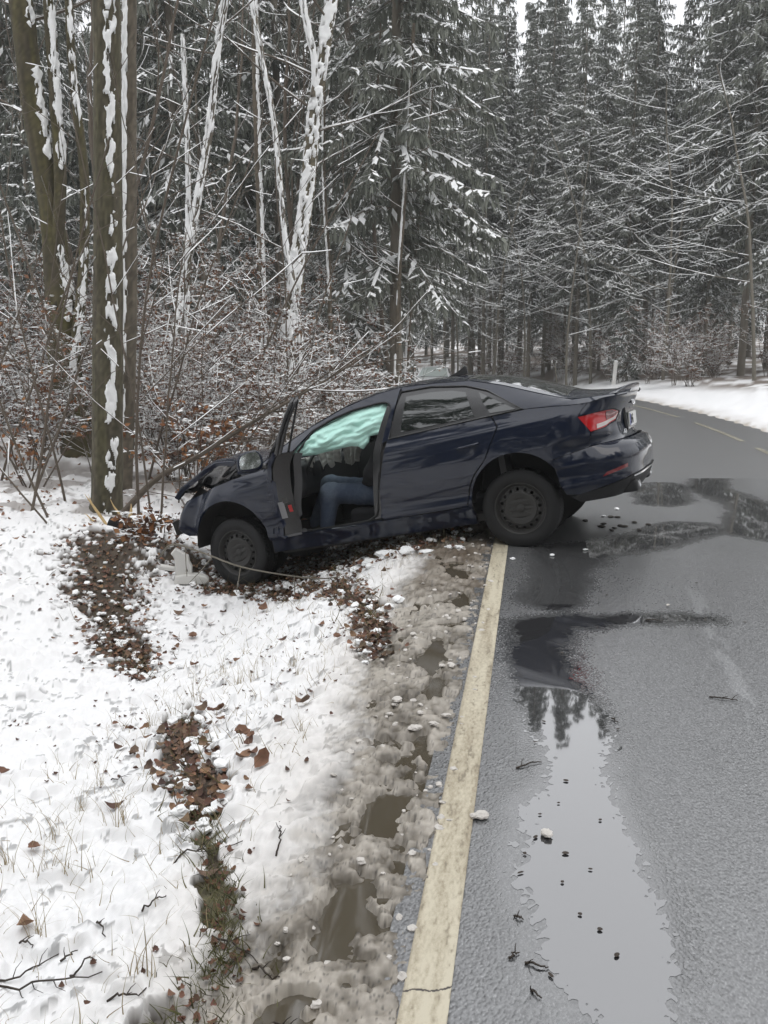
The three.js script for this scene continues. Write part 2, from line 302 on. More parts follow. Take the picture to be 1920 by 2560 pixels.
{ // puddles: real sheets of water with ragged shores
  const g = new GB(), c = .011, ids = new Map(), NW = Math.floor(4.5 / c), ND = Math.floor(10 / c);
  const val = (i, j) => { const w = .075 + i * c, d = 1.25 + j * c; if (d > 5.6) return -1; return poolAt(w, d) + .14 * (fbm(w * 4.5, d * 2.6, 4, 13) - .5) + .05 * (fbm(w * 17, d * 10, 2, 14) - .5) + .07 * (vn(w * 60, d * 45, 15) - .5) + .08 * (vn(w * 140, d * 70, 16) - .5) - .012; };
  const at = (i, j) => { const w = .075 + i * c, d = 1.25 + j * c; return [roadX(d) + w * 1.0127, -d]; };
  const vtx = (i, j) => { const k = Math.round(i * 64) * 131072 + Math.round(j * 64); let v = ids.get(k); if (v === undefined) { const [x, z] = at(i, j); v = g.v(x, .0009, z); ids.set(k, v); } return v; };
  let lower = new Float32Array(NW + 1); for (let i = 0; i <= NW; i++) lower[i] = val(i, 0);
  for (let j = 0; j < ND; j++) { const up = new Float32Array(NW + 1); for (let i = 0; i <= NW; i++) up[i] = val(i, j + 1);
    for (let i = 0; i < NW; i++) { const q = [[i, j, lower[i]], [i + 1, j, lower[i + 1]], [i + 1, j + 1, up[i + 1]], [i, j + 1, up[i]]], P = []; if (q.every(e => e[2] <= 0)) continue;
      for (let k = 0; k < 4; k++) { const A = q[k], B = q[(k + 1) % 4]; if (A[2] > 0) P.push(vtx(A[0], A[1])); if ((A[2] > 0) !== (B[2] > 0)) { const t = A[2] / (A[2] - B[2]); P.push(vtx(lerp(A[0], B[0], t), lerp(A[1], B[1], t))); } }
      for (let k = 1; k < P.length - 1; k++) g.tri(P[0], P[k], P[k + 1]); }
    lower = up; }
  tag(mesh('puddle', g.geo(), phys(.035, .035, .037, .03, { ior: 2.333, clearcoat: 1, clearcoatRoughness: .02 })), 'shallow puddle mirroring sky and trees on the asphalt lane', null, null, 'structure');
}
// ---------------------------------------------------------------- forest
const M = {
  bark: std(1, 1, 1, .95, { vertexColors: true }),
  spruceBark: std(.17, .15, .12, .95), twig: std(.115, .093, .072, .9), paleTwig: std(.17, .155, .125, .9),
  needle: std(.13, .14, .118, .9), needlePale: std(.165, .175, .147, .9), needleOlive: std(.06, .066, .03, .85),
  treeSnow: std(.86, .865, .86, .9), brownLeaf: std(1, 1, 1, .8, { vertexColors: true }),
};
const dirv = (az, el) => V3(Math.cos(el) * Math.sin(az), Math.sin(el), Math.cos(el) * Math.cos(az));
// a leaf-like blade: diamond from p along dir, wide across side
function blade(g, p, dir, len, wid, side, lift = 0) {
  const a = g.v(p.x, p.y + lift, p.z), m = .45;
  const b = g.v(p.x + dir.x * len * m + side.x * wid, p.y + dir.y * len * m + side.y * wid + lift, p.z + dir.z * len * m + side.z * wid);
  const c = g.v(p.x + dir.x * len, p.y + dir.y * len + lift * .6, p.z + dir.z * len);
  const d = g.v(p.x + dir.x * len * m - side.x * wid, p.y + dir.y * len * m - side.y * wid + lift, p.z + dir.z * len * m - side.z * wid);
  g.quad(a, b, c, d);
}
// snow lying on a branch: a flattened three sided ridge above the line of points
function snowRidge(g, pts, r, h, R, keep = 1) {
  let prev = null;
  for (let i = 0; i < pts.length; i++) {
    const p = pts[i], q = pts[Math.min(pts.length - 1, i + 1)], o = pts[Math.max(0, i - 1)];
    const tx = q.x - o.x, tz = q.z - o.z, l = Math.hypot(tx, tz) || 1, sx = -tz / l, sz = tx / l, rr = (typeof r === 'function' ? r(i / (pts.length - 1)) : r) * (.6 + .8 * R()), hh = h * (.5 + R());
    const ty = q.y - o.y, hz = l / Math.hypot(l, ty), rr0 = rr; const row = [g.v(p.x + sx * rr, p.y + .2 * rr, p.z + sz * rr), g.v(p.x, p.y + rr * .6 + hh, p.z), g.v(p.x - sx * rr, p.y + .2 * rr, p.z - sz * rr)];
    if (prev && hz > .3 && R() < keep) { g.quad(prev[0], prev[1], row[1], row[0]); g.quad(prev[1], prev[2], row[2], row[1]); }
    prev = row;
  }
}
function makeSpruce(name, seed, { H = 24, base = 4.5, len = 3, dens = 8, r = .135, lowTwigs = 30, needle = M.needle, snow = 1, top = 99 }) {
  const R = rng(seed), wood = new GB(), fol = new GB(), sno = new GB();
  const tip = Math.min(H, top), lean = (R() - .5) * .4, path = []; for (let i = 0; i <= 14; i++) { const y = H * i / 14; path.push(V3(lean * (i / 14) ** 2 + .05 * (R() - .5), y - .15, .05 * (R() - .5))); }
  wood.tube(path, t => r * (1 - t) + .015, 7);
  const bough = (y, az, L, droop) => {
    const pts = [], n = Math.max(4, Math.round(L / .2)), dx = Math.sin(az), dz = Math.cos(az);
    let px = lean * (y / H) ** 2, py = y, pz = 0; const el0 = .05 + .35 * R();
    for (let i = 0; i <= n; i++) { const t = i / n, el = el0 - droop * Math.sin(Math.min(1, t * 1.25) * Math.PI * .62) + .5 * Math.max(0, t - .75) * 2; pts.push(V3(px, py, pz)); px += dx * Math.cos(el) * L / n; pz += dz * Math.cos(el) * L / n; py += Math.sin(el) * L / n; }
    wood.tube(pts, t => .018 * (1 - t) + .004, 3, { cap: false });
    for (let i = 1; i <= n; i++) { const p = pts[i], t = i / n, fwd = V3().subVectors(pts[i], pts[i - 1]).normalize();
      for (const sgn of [-1, 1]) { // side shoots: flat drooping sprays, snow on top, needles hanging below
        const spread = .4 + .7 * R(), hang = -.2 - .75 * R() * (1 - .4 * t), sl = (.3 + .4 * R()) * (.55 + .5 * L / 3) * (1 - .5 * t * t), wd = .04 + .035 * R();
        const dir = V3(fwd.x * .6 + sgn * dz * spread, hang, fwd.z * .6 - sgn * dx * spread).normalize(), o = V3(p.x + (R() - .5) * .14, p.y + (R() - .5) * .06, p.z + (R() - .5) * .14), flat = V3(dir.z, .3 * (R() - .5), -dir.x).normalize();
        blade(fol, o, dir, sl, wd, flat);
        for (let k = 0; k < 4; k++) { const q = o.clone().addScaledVector(dir, sl * (.05 + .8 * R())).addScaledVector(flat, (R() - .5) * wd), d2 = V3(dir.x * .4 + (R() - .5) * .7, -.9 - .8 * R(), dir.z * .4 + (R() - .5) * .7).normalize(); blade(fol, q, d2, .14 + .3 * R(), .014 + .014 * R(), V3(R() - .5, R() - .5, R() - .5).cross(d2).normalize()); }
        if (R() < .92 * snow) blade(sno, o, dir, sl * (.65 + .4 * R()), wd * (.7 + .5 * R()), flat, .03);
        if (R() < .7 * snow) { const q = o.clone().addScaledVector(dir, sl * (.3 + .4 * R())), d3 = V3(dir.x + (R() - .5), -.5 * R(), dir.z + (R() - .5)).normalize(); blade(sno, q, d3, .1 + .14 * R(), .02 + .03 * R(), V3(d3.z, .3 * (R() - .5), -d3.x).normalize(), .035); }
      }
    }
    if (snow > 0) snowRidge(sno, pts.slice(Math.floor(n * .4)), t => .012 + .04 * Math.sin(Math.min(1, t * 1.1) * Math.PI), .018, R, .6 * Math.min(1, snow));
  };
  for (let y = base; y < tip - .3; y += 1 / dens) { const t = (y - base) / (H - base); const L = len * (1 - .92 * t) * (.65 + .5 * R()) * (t < .12 ? .6 + 3 * t : 1); bough(y + (R() - .5) * .3, R() * 6.283, Math.max(.35, L), .65 + .5 * R() - .6 * t); }
  for (let k = 0; k < lowTwigs; k++) { // dry lower branches
    const y = .8 + (base - .3) * Math.sqrt(R()), az = R() * 6.283, L = .5 + 1.4 * R(), pts = []; let p = V3(0, y, 0), el = .25 - .5 * R();
    for (let i = 0; i <= 5; i++) { pts.push(p.clone()); p.addScaledVector(dirv(az + (R() - .5) * .5, el), L / 5); el -= .12; }
    wood.tube(pts, t => .01 * (1 - t) + .0035, 3, { cap: false }); if (R() < .75 * snow) snowRidge(sno, pts, .011, .008, R, .7);
  }
  const o = new THREE.Group(); o.name = name;
  mesh('trunk', wood.geo(), M.spruceBark, o); mesh('crown', fol.geo(), needle, o); tag(mesh('snow', sno.geo(), M.treeSnow, o), null, null, null, 'stuff');
  return o;
}
// bare broadleaf tree or sapling: limbs branch off, snow lies on them
function growLimb(wood, sno, R, p0, dir0, L, r0, depth, o) {
  const n = Math.max(3, Math.min(12, Math.round(L / o.step))), pts = [p0.clone()], d = dir0.clone(), p = p0.clone(), kids = [];
  for (let i = 1; i <= n; i++) {
    d.x += (R() - .5) * o.wob; d.z += (R() - .5) * o.wob; d.y += (R() - .5) * o.wob * .6 + o.up * (depth ? 1 : .2) / n; d.normalize();
    p.addScaledVector(d, L / n); pts.push(p.clone());
    if (depth < o.depth && i > n * o.clear[Math.min(depth, o.clear.length - 1)] && R() < o.prob) kids.push([p.clone(), d.clone(), i / n]);
  }
  wood.tube(pts, t => r0 * (1 - t * (1 - o.taper)) + .0015, depth === 0 ? o.seg : depth === 1 ? 4 : 3, { cap: false });
  if (o.snow > 0 && R() < o.snow) snowRidge(sno, pts, t => Math.max(.005, r0 * (1 - .7 * t)) * 1.05, Math.min(.03, .006 + r0 * .45), R, depth === 0 ? .5 : .82);
  for (const [q, dd, t] of kids) for (let k = 0; k < o.per; k++) {
    const az = R() * 6.283, side = V3(Math.sin(az), (R() - .4) * .6, Math.cos(az)); side.addScaledVector(dd, -side.dot(dd)).normalize();
    const nd = dd.clone().multiplyScalar(Math.cos(o.ang)).addScaledVector(side, Math.sin(o.ang)); if (o.flat) nd.y *= o.flat; nd.normalize();
    growLimb(wood, sno, R, q, nd, L * o.ratio * (.6 + .7 * R()) * (1 - .45 * t), Math.max(.0025, r0 * (1 - t * (1 - o.taper)) * o.rr), depth + 1, o);
  }
  if (o.tips && depth >= o.depth - 1) for (const q of pts) if (R() < .8) o.tips.push(q);
}
const bareOpt = { depth: 3, step: .5, wob: .22, up: .12, clear: [.35, .15, .1], prob: .75, per: 1, taper: .25, ang: .75, ratio: .42, rr: .42, seg: 7, snow: .9 };
function makeBare(name, seed, L, r, opt = {}, mat = M.twig, dir = V3(0, 1, 0)) {
  const R = rng(seed), wood = new GB(), sno = new GB(), o = { ...bareOpt, ...opt };
  growLimb(wood, sno, R, V3(0, -.15, 0), dir.clone().normalize(), L, r, 0, o);
  const g = new THREE.Group(); g.name = name; mesh('trunk', wood.geo(), mat, g); tag(mesh('snow', sno.geo(), M.treeSnow, g), null, null, null, 'stuff'); return g;
}
const leafBrowns = [[.18, .088, .05], [.13, .062, .038], [.22, .122, .07], [.095, .048, .032], [.17, .108, .072]];
function leafQuad(g, p, R, s, cols, up = .5) {
  const a = V3(R() - .5, R() - .5 - up * .3, R() - .5).normalize(), b = V3(R() - .5, R() - .5, R() - .5).cross(a).normalize(), c = cols[Math.floor(R() * cols.length)], k = .7 + .6 * R(), cc = [c[0] * k, c[1] * k, c[2] * k];
  const v = (u, w) => g.v(p.x + a.x * u + b.x * w, p.y + a.y * u + b.y * w, p.z + a.z * u + b.z * w, cc);
  const i0 = v(0, 0), i1 = v(s * .5, s * .3), i2 = v(s, 0), i3 = v(s * .5, -s * .3); g.quad(i0, i1, i2, i3);
}
function makeBeech(name, seed, L, stems, nLeaf, nSnow, size = .065, opt = {}) { // low beech with withered leaves, snow on leaves and twigs
  const R = rng(seed), wood = new GB(), sno = new GB(), lv = new GB(), tips = [];
  for (let k = 0; k < stems; k++) { const az = R() * 6.283, sp = stems > 1 ? .15 + .5 * R() : .1; growLimb(wood, sno, R, V3((R() - .5) * .3, -.1, (R() - .5) * .3), V3(Math.sin(az) * sp, 1, Math.cos(az) * sp).normalize(), L * (.6 + .5 * R()), .005 + .0035 * L, 0, { ...bareOpt, depth: 2, step: .3, wob: .3, clear: [.15, .1], prob: .85, ratio: .5, ang: .85, seg: 5, tips, flat: .75, ...opt }); }
  for (let k = 0; k < nLeaf; k++) { const q = tips[Math.floor(R() * tips.length)]; leafQuad(lv, V3(q.x + (R() - .5) * .12, q.y - .05 * R(), q.z + (R() - .5) * .12), R, size * (.7 + .6 * R()), leafBrowns); }
  for (let k = 0; k < nSnow; k++) { const q = tips[Math.floor(R() * tips.length)], az = R() * 6.283, dir = V3(Math.sin(az), -.25 + .3 * R(), Math.cos(az)).normalize(); blade(sno, V3(q.x + (R() - .5) * .12, q.y + .02, q.z + (R() - .5) * .12), dir, .05 + .07 * R(), .02 + .018 * R(), V3(dir.z, .2 * (R() - .5), -dir.x).normalize()); }
  const g = new THREE.Group(); g.name = name; mesh('stem', wood.geo(), M.twig, g); if (nLeaf) mesh('leaves', lv.geo(), M.brownLeaf, g); tag(mesh('snow', sno.geo(), M.treeSnow, g), null, null, null, 'stuff'); return g;
}
// a particular trunk: path, radius, bark colour; wind-blown snow plastered on one side
function trunkGeo(pts, rad, seg, seed, moss) {
  const curve = new THREE.CatmullRomCurve3(pts), n = Math.ceil(curve.getLength() / (seg > 24 ? .022 : .04)), P = curve.getSpacedPoints(n), g = new GB();
  g.tube(P, rad, seg, { bump: (t, a, y) => .018 * (fbm(a * 1.9 + seed, y * 2.2, 3, seed) - .5) + .008 * (vn(a * 9, y * 7, seed) - .5) + (y < .5 ? .12 * Math.pow(1 - y / .5, 2) * (.5 + .5 * Math.sin(a * 3 + seed)) : 0),
    col: (t, a, y) => { const n1 = fbm(a * 2.5 + 9, y * 1.6, 4, seed + 3), n2 = vn(a * 14, y * 22, seed + 4), k = (.5 + .75 * n2) * (.7 + .6 * vn(a * 22, y * 2.5, seed + 6)), m = clamp(moss[3] * (n1 * 2 - .45)); const b = moss[4] || [.125, .105, .078]; return [lerp(b[0], moss[0], m) * k, lerp(b[1], moss[1], m) * k, lerp(b[2], moss[2], m) * k]; } });
  return [g.geo(), P];
}
function plaster(P, rad, a0, half, seed, { thick = .03, gap = .28, jag = 1, seg = 18, holes = .7 } = {}) { // a0: direction the snow faces (azimuth, 0 = toward the viewer)
  const g = new GB(), n = P.length - 1; let prev = null, len = 0;
  for (let i = 0; i <= n; i++) {
    if (i) len += P[i].distanceTo(P[i - 1]);
    const t = i / n, r = typeof rad === 'function' ? rad(t) : rad, row = [], T = P[Math.min(n, i + 1)].clone().sub(P[Math.max(0, i - 1)]).normalize();
    const cover = ss(gap - .06, gap + .06, fbm(len * 1.1, seed, 3, seed)), h = half * (.75 + .5 * fbm(len * 2.3, 4, 3, seed + 1)) * cover;
    for (let k = 0; k <= seg; k++) {
      const u = k / seg * 2 - 1, a = a0 + u * h + jag * .34 * (vn(len * 21, k > seg / 2 ? 3 : 9, seed + 2) - .5) * Math.abs(u);
      const e = Math.max(0, 1 - u * u), hole = fbm(len * 7 + 3, a * 3.2, 3, seed + 8) + .12 * Math.abs(u) > holes, tk = cover < .08 || hole ? -.02 : thick * Math.pow(e, .4) * (.15 + 1.5 * fbm(len * 19, u * 2.2, 3, seed + 5)) + .008 - .03 * Math.pow(Math.abs(u), 6);
      const dir = V3(Math.sin(a), 0, Math.cos(a)); dir.addScaledVector(T, -dir.dot(T)).normalize();
      row.push(g.v(P[i].x + dir.x * (r + tk), P[i].y + dir.y * (r + tk) + .012 * e, P[i].z + dir.z * (r + tk)));
    }
    if (prev) for (let k = 0; k < seg; k++) g.quad(prev[k], prev[k + 1], row[k + 1], row[k]);
    prev = row;
  }
  return g.geo();
}
const mossGreen = [.105, .098, .045, .8, [.11, .092, .062]];
function trunkTree(name, label, pts, rad, moss, snows, seed, { branches = 0, seg = 20, minH = 1.5, bl = 1.6, group, up = .25, bsnow = .8 } = {}) {
  const b = pts[0], o = thing(name, label, 'tree', [b.x, b.y, b.z], 0, group), loc = pts.map(p => p.clone().sub(b)); loc[0].y -= .2;
  const [g, P] = trunkGeo(loc, rad, seg, seed, moss); mesh('trunk', g, M.bark, o);
  snows.forEach(([a0, half, op], k) => tag(mesh('snow', plaster(P, rad, a0, half, seed * 7 + k, op), M.treeSnow, o), null, null, null, 'stuff'));
  if (branches) {
    const R = rng(seed + 5), wood = new GB(), sno = new GB();
    for (let k = 0; k < branches; k++) { const i = Math.floor(lerp(P.length * minH / (P[P.length - 1].y || 1), P.length - 2, Math.pow(R(), .9))), p = P[clamp(i, 0, P.length - 2)], az = R() * 6.283, t = i / P.length; growLimb(wood, sno, R, p, V3(Math.sin(az), up + .3 * R(), Math.cos(az)).normalize(), bl * (.5 + R()), rad(t) * .16 + .004, 1, { ...bareOpt, depth: 3, step: .35, wob: .3, prob: .7, ratio: .5, snow: bsnow }); }
    mesh('crown', wood.geo(), M.twig, o); tag(mesh('branch_snow', sno.geo(), M.treeSnow, o), null, null, null, 'stuff');
  }
  return o;
}
const gy = (x, z) => gBase(x, z);
const FOREST = { spruces: [], beeches: [], bares: [] };
{
  const R = rng(77);
  const away = (x, z, m = 2.2) => { const w = roadW(x, -z); return w < -m || w > 4.7 + m; };
  // kinds of spruce, each copied about the wood
  const kinds = [
    makeSpruce('spruce_tree', 1, { H: 25, base: 5.2, len: 3.2, dens: 11 }), makeSpruce('spruce_tree', 2, { H: 23, base: 3.6, len: 3.3, dens: 11, needle: M.needlePale }),
    makeSpruce('spruce_tree', 3, { H: 27, base: 7.5, len: 3, dens: 11, lowTwigs: 60 }), makeSpruce('spruce_tree', 4, { H: 20, base: 1.8, len: 3.4, dens: 9, lowTwigs: 8 }),
    makeSpruce('spruce_tree', 5, { H: 26, base: 6, len: 3.6, dens: 10, needle: M.needlePale }), makeSpruce('spruce_tree', 6, { H: 11, base: .6, len: 2.2, dens: 11, lowTwigs: 4, r: .1 }),
    makeSpruce('spruce_tree', 7, { H: 22, base: 9.5, len: 2.2, dens: 10, lowTwigs: 80, r: .1 }),
  ];
  const used = kinds.map(() => false);
  function spruce(k, x, z, turn, label, group, scale = 1) {
    const p = [x, gy(x, z) - .05, z]; let o;
    if (!used[k]) { o = kinds[k]; used[k] = true; o.name = numbered('spruce_tree'); scene.add(o); o.position.set(...p); o.rotation.y = turn; o.scale.setScalar(scale); tag(o, label, 'spruce', group); }
    else { o = dup(kinds[k], p, turn, label, group, scale); o.userData.category = 'spruce'; }
    return o;
  }
  // wood across the road, at the outside of the bend
  const rightG = 'spruces beyond the bend';
  const spots = [[6.6, -44], [4.6, -45.5], [8.4, -41], [10.6, -39.5], [13, -37], [15.3, -34], [13.9, -35.5], [12, -43], [9.5, -46], [3.2, -49], [6.4, -50], [14.5, -41], [17.5, -37], [16.2, -39.5], [1.4, -51], [11.5, -49], [15.5, -46], [4.8, -55], [9, -54], [18, -43], [13, -55]];
  const HK = [25, 23, 27, 20, 26, 11, 22], lookK = ['tall dark spruce with a high crown', 'pale grey green spruce with low drooping boughs', 'very tall spruce with a long bare stem', 'broad spruce branched almost to the ground', 'pale wide crowned tall spruce'];
  spots.forEach(([x, z], i) => { const k = [0, 2, 4, 1, 0, 1, 4, 2, 0, 4, 2, 1, 4, 0, 2, 2, 0, 4][i % 18], ra = x / -z, full = .9 + .25 * R(), low = (-z * (.358 + .05 * R()) + 1.6) / HK[k]; spruce(k, x + R() - .5, z + R() - .5, R() * 6.28, lookK[k] + ' in the wood beyond the bend', rightG, ra > .05 && ra < .36 ? Math.min(full, low) : full); });
  // thin pole stage stems behind the bend
  for (let k = 0; k < 34; k++) { const x = 1.5 + 17 * R(), z = -(44 + 14 * R() - .45 * Math.max(0, x - 6)); if (away(x, z, 1.6)) spruce(6, x, z, R() * 6.28, 'thin spruce pole with bare lower stem beyond the bend', 'thin spruce stems beyond the bend', .7 + .2 * R()); }
  // left side wood
  const leftG = 'spruces behind the crashed car';
  [[-1.0, -26, 3], [.5, -31, 1], [-3.2, -29, 4], [-5.4, -25, 1], [-7.2, -30, 0], [-9.6, -26, 3], [-12, -31, 4], [-2, -36, 2], [-5, -35, 1], [-8.6, -37, 0], [-12, -38, 1], [-15, -35, 3], [-1.6, -42, 4], [-6, -42, 2], [-10, -44, 1], [-15, -43, 4], [-18, -38, 0], [1, -38, 1], [-19, -30, 1], [-15, -27, 2]].forEach(([x, z, k], i) => { if (away(x, z, 1.6)) spruce(k, x, z, R() * 6.28, lookK[k] + ' in the wood behind the crashed car', leftG, .9 + .25 * R()); });
  spruce(1, .25, -21, 1.1, 'spruce with heavy snowy lower boughs hanging just behind the car roof', null, 1.0);
  for (const [x, z, s] of [[-4.2, -22, .8], [-7.6, -20.5, .7], [-.2, -33, .8], [9.6, -36.8, .5], [15.2, -30.5, .55], [-10.5, -18, .8]]) spruce(5, x, z, R() * 6.28, 'young snow covered spruce growing under taller trees', 'young spruces under the tall trees', s);
  // behind the viewer: what the car paint and the wet road mirror
  for (const [x, z, k] of [[-9, 4, 1], [-7, 9, 3], [-11, 13, 0], [-5.5, 14, 4], [-8, 20, 1], [-3, 21, 3], [-13, -3, 4], [9, 3, 1], [8.5, 10, 4], [7, 16, 1], [5, 22, 3], [14, 8, 0], [1, 28, 1], [9, 27, 3], [16, 1, 2], [-6, 2, 3], [-10, -1, 3], [-4.5, 10, 3], [-2.5, 16, 1], [7.2, 6.5, 3], [8.2, -.5, 3], [6.2, 12, 3], [-.5, 24, 3], [4, 30, 1], [-12, 8, 3], [12, 4, 1], [11, 14, 3], [-6, 26, 0]]) spruce(k, x, z, R() * 6.28, 'tall snowy spruce standing by the road opposite the crash', 'spruces opposite the crash', .9 + .2 * R());
  // the wood going on behind, too dense to count
  const far = []; for (let k = 0; k < 150; k++) { const a = -1.0 + 1.9 * R(), q = 58 + 40 * R(); const x = Math.sin(a) * q, z = -Math.cos(a) * q; if (away(x, z, 1)) far.push([x, z]); }
  const fo = new THREE.Group(); fo.name = 'distant_wood'; scene.add(fo); tag(fo, 'distant snowy spruce wood closing the view behind the nearer trees', 'wood', null, 'stuff');
  for (const part of ['trunk', 'crown', 'snow']) { const src = kinds[3].children.find(c => c.name === part), im = new THREE.InstancedMesh(src.geometry, src.material, far.length); im.name = part; im.castShadow = true; im.userData.kind = 'stuff'; const m = new THREE.Matrix4(), q = new THREE.Quaternion(); far.forEach(([x, z], i) => { q.setFromAxisAngle(V3(0, 1, 0), i * 2.4); const s = .95 + .2 * hash(i, 3); m.compose(V3(x, gy(x, z) - .1, z), q, V3(s, s, s)); im.setMatrixAt(i, m); }); fo.add(im); }

  // bare broadleaf trees with long snowy limbs
  const larch = [0, 1, 2].map(k => makeBare('bare_tree', 60 + k, 9 + k, .05 + .012 * k, { depth: 3, up: .25, flat: .45, ang: 1.15, ratio: .5, prob: .95, clear: [.2, .2, .2], wob: .16, snow: .95, step: .42, rr: .32 }, M.paleTwig));
  const bush = [0, 1, 2].map(k => makeBare('bare_tree', 80 + k, 11, .07, { depth: 3, up: .5, ang: .55, ratio: .45, prob: .8, snow: .9 }, M.twig));
  const bu = [...larch, ...bush].map(() => false);
  const bare = (k, x, z, turn, label, group, s = 1) => { const src = [...larch, ...bush][k]; let o; if (!bu[k]) { bu[k] = true; o = src; o.name = numbered('bare_tree'); scene.add(o); o.position.set(x, gy(x, z) - .05, z); o.rotation.y = turn; o.scale.setScalar(s); tag(o, label, 'tree', group); } else o = dup(src, [x, gy(x, z) - .05, z], turn, label, group, s); o.userData.category = 'tree'; return o; };
  for (const [x, z, k, s] of [[7.4, -37.6, 0, 1.1], [10.4, -34.6, 1, 1.05], [4.9, -42.5, 2, 1], [12.6, -31.6, 2, .95], [8.8, -39.6, 1, 1.15], [3.6, -46, 0, 1.1], [14.6, -27.5, 0, 1], [6.2, -41, 1, .9], [11.4, -37.5, 0, 1.2]]) bare(k, x, z, R() * 6.28, 'pale leafless tree with long snowy arching limbs at the bend', 'leafless trees at the bend', s);
  for (const [x, z, k, s] of [[-1.9, -21, 3, 1], [.2, -24, 4, 1], [-3.6, -19.5, 5, .9], [-5.2, -17.5, 3, .9], [-8.2, -17, 4, 1], [-10, -21, 5, 1.1], [-6.6, -22, 4, 1.1], [-2.4, -24.5, 5, 1], [-11.5, -24, 3, 1.2], [-4.6, -14.6, 5, .75], [-7, -14.3, 3, .8]]) bare(k, x, z, R() * 6.28, 'slender leafless tree with snow on its twigs behind the crashed car', 'slender leafless trees behind the car', s);

  // low beeches with withered leaves
  const beech = [0, 1, 2, 3].map(k => makeBeech('beech_shrub', 40 + k, [2.2, 2.8, 1.6, 3.4][k], [5, 4, 6, 4][k], [900, 1050, 800, 1150][k], [1000, 1200, 900, 1300][k], .055, { depth: 3, prob: .8 }));
  const be = beech.map(() => false);
  const shrub = (k, x, z, turn, label, group, s = 1) => { let o; if (!be[k]) { be[k] = true; o = beech[k]; o.name = numbered('beech_shrub'); scene.add(o); o.position.set(x, gy(x, z), z); o.rotation.y = turn; o.scale.setScalar(s); tag(o, label, 'shrub', group); } else o = dup(beech[k], [x, gy(x, z), z], turn, label, group, s); o.userData.category = 'shrub'; return o; };
  let n = 0;
  for (let t = 0; n < 150 && t < 1500; t++) { const z = -(12.2 + 22 * Math.pow(R(), 1.25)), x = lerp(z * .52, Math.min(1.8, roadX(-z) - 2.2), R()); if (!away(x, z, 2)) continue; if (Math.hypot(x + 3.1, z + 10.5) < 1.5 || (x / -z > -.035 && x / -z < .1)) continue; shrub(n % 4, x, z, R() * 6.28, 'low beech with withered brown leaves and snow in the thicket', 'low beeches in the thicket', (-z < 17.5 ? .45 : .75) + .45 * R()); n++; }
  for (let k = 0; k < 70; k++) { const z = -(30 + 24 * R()), x = lerp(roadX(-z) + 6.9, 20, Math.pow(R(), 1.2)); if (roadW(x, -z) < 6.4) continue; shrub([0, 2, 1][k % 3], x, z, R() * 6.28, 'low brown leaved shrub at the edge of the wood by the bend', 'low shrubs by the bend', .5 + .6 * R()); }
}
// ---- particular trees (x, y, z in metres)
const at3 = (rows) => rows.map(([x, y, z]) => V3(x, y, z));
const down = (rows) => { const [x, y, z] = rows[0], g = gy(x, z); if (y > g + .05) rows.unshift([x - (rows[1][0] - x) * .4, g - .05, z]); return at3(rows); };
const taper = (a, b) => (t) => lerp(a, b, t);
trunkTree('broadleaf_trunk', 'thick mossy trunk with bark torn at its foot in front of the crumpled bonnet', at3([[-3.16, -.27, -10.3], [-3.1, .6, -10.3], [-3.03, 1.84, -10.3], [-2.93, 3.76, -10.3], [-2.87, 5.12, -10.3], [-2.8, 8, -10.35], [-2.7, 12, -10.3], [-2.6, 16, -10.2]]), taper(.175, .065), [.085, .078, .04, .7, [.1, .086, .062]],
  [[.5, .42, { thick: .026, gap: .4, jag: .9, holes: .54, seg: 26 }]], 3, { branches: 16, minH: 6.5, bl: 2.4, seg: 40 });
trunkTree('broadleaf_trunk', 'grey trunk with a straight white snow stripe close behind the mossy trunk', at3([[-3.4, -.3, -11.6], [-3.21, 1.87, -11.6], [-3.1, 4.03, -11.6], [-3.0, 6, -11.6], [-2.9, 9, -11.6], [-2.8, 14, -11.6]]).map(p => p.add(V3(.05, 0, 0))), taper(.115, .05), [.15, .13, .1, .5],
  [[-.25, .32, { thick: .03, gap: .1, jag: .6 }]], 4, { branches: 12, minH: 6, bl: 2, seg: 20 });
{ // forked mossy tree: three stems on one foot
  const T2 = trunkTree('forked_tree', 'forked olive mossy tree with snow plastered on its stems beside the thick trunk', at3([[-4.78, -.2, -14.5], [-4.86, .3, -14.5], [-4.95, .8, -14.5], [-4.97, 1.93, -14.5], [-5.03, 3.45, -14.5], [-5.19, 5.03, -14.5], [-5.29, 6.56, -14.5], [-5.5, 9, -14.6], [-5.8, 13, -14.8]]), t => interp([[0, .29], [.15, .24], [.3, .17], [.5, .17], [1, .08]], t), [.085, .075, .03, 1, [.075, .062, .042]],
    [[1.0, .5, { thick: .035, gap: .5, jag: 2, holes: .6 }]], 6, { branches: 14, minH: 5, bl: 2.6, seg: 24 });
  const o = T2.position;
  for (const [rows, r0, r1, sd, a0, hf, gp] of [[[[-4.93, 2.2, -14.45], [-4.92, 3.18, -14.4], [-4.83, 4.11, -14.4], [-4.84, 5.42, -14.4], [-4.85, 6.56, -14.4], [-4.8, 11, -14.2]], .1, .06, 8, .7, .8, .45], [[[-4.9, .9, -14.4], [-4.72, 1.7, -14.35], [-4.58, 2.49, -14.35], [-4.46, 3.98, -14.35], [-4.55, 5.93, -14.35], [-4.3, 10, -14.2]], .085, .04, 9, .4, .8, .42]]) {
    const [g, P] = trunkGeo(at3(rows).map(p => p.sub(o)), taper(r0, r1), 14, sd, [.085, .075, .03, 1, [.075, .062, .042]]);
    const st = mesh('stem', g, M.bark, T2); mesh('snow', plaster(P, taper(r0, r1), a0, hf, sd * 3, { thick: .03, gap: gp, jag: 2, holes: .6 }), M.treeSnow, st).userData.kind = 'stuff';
  }
}
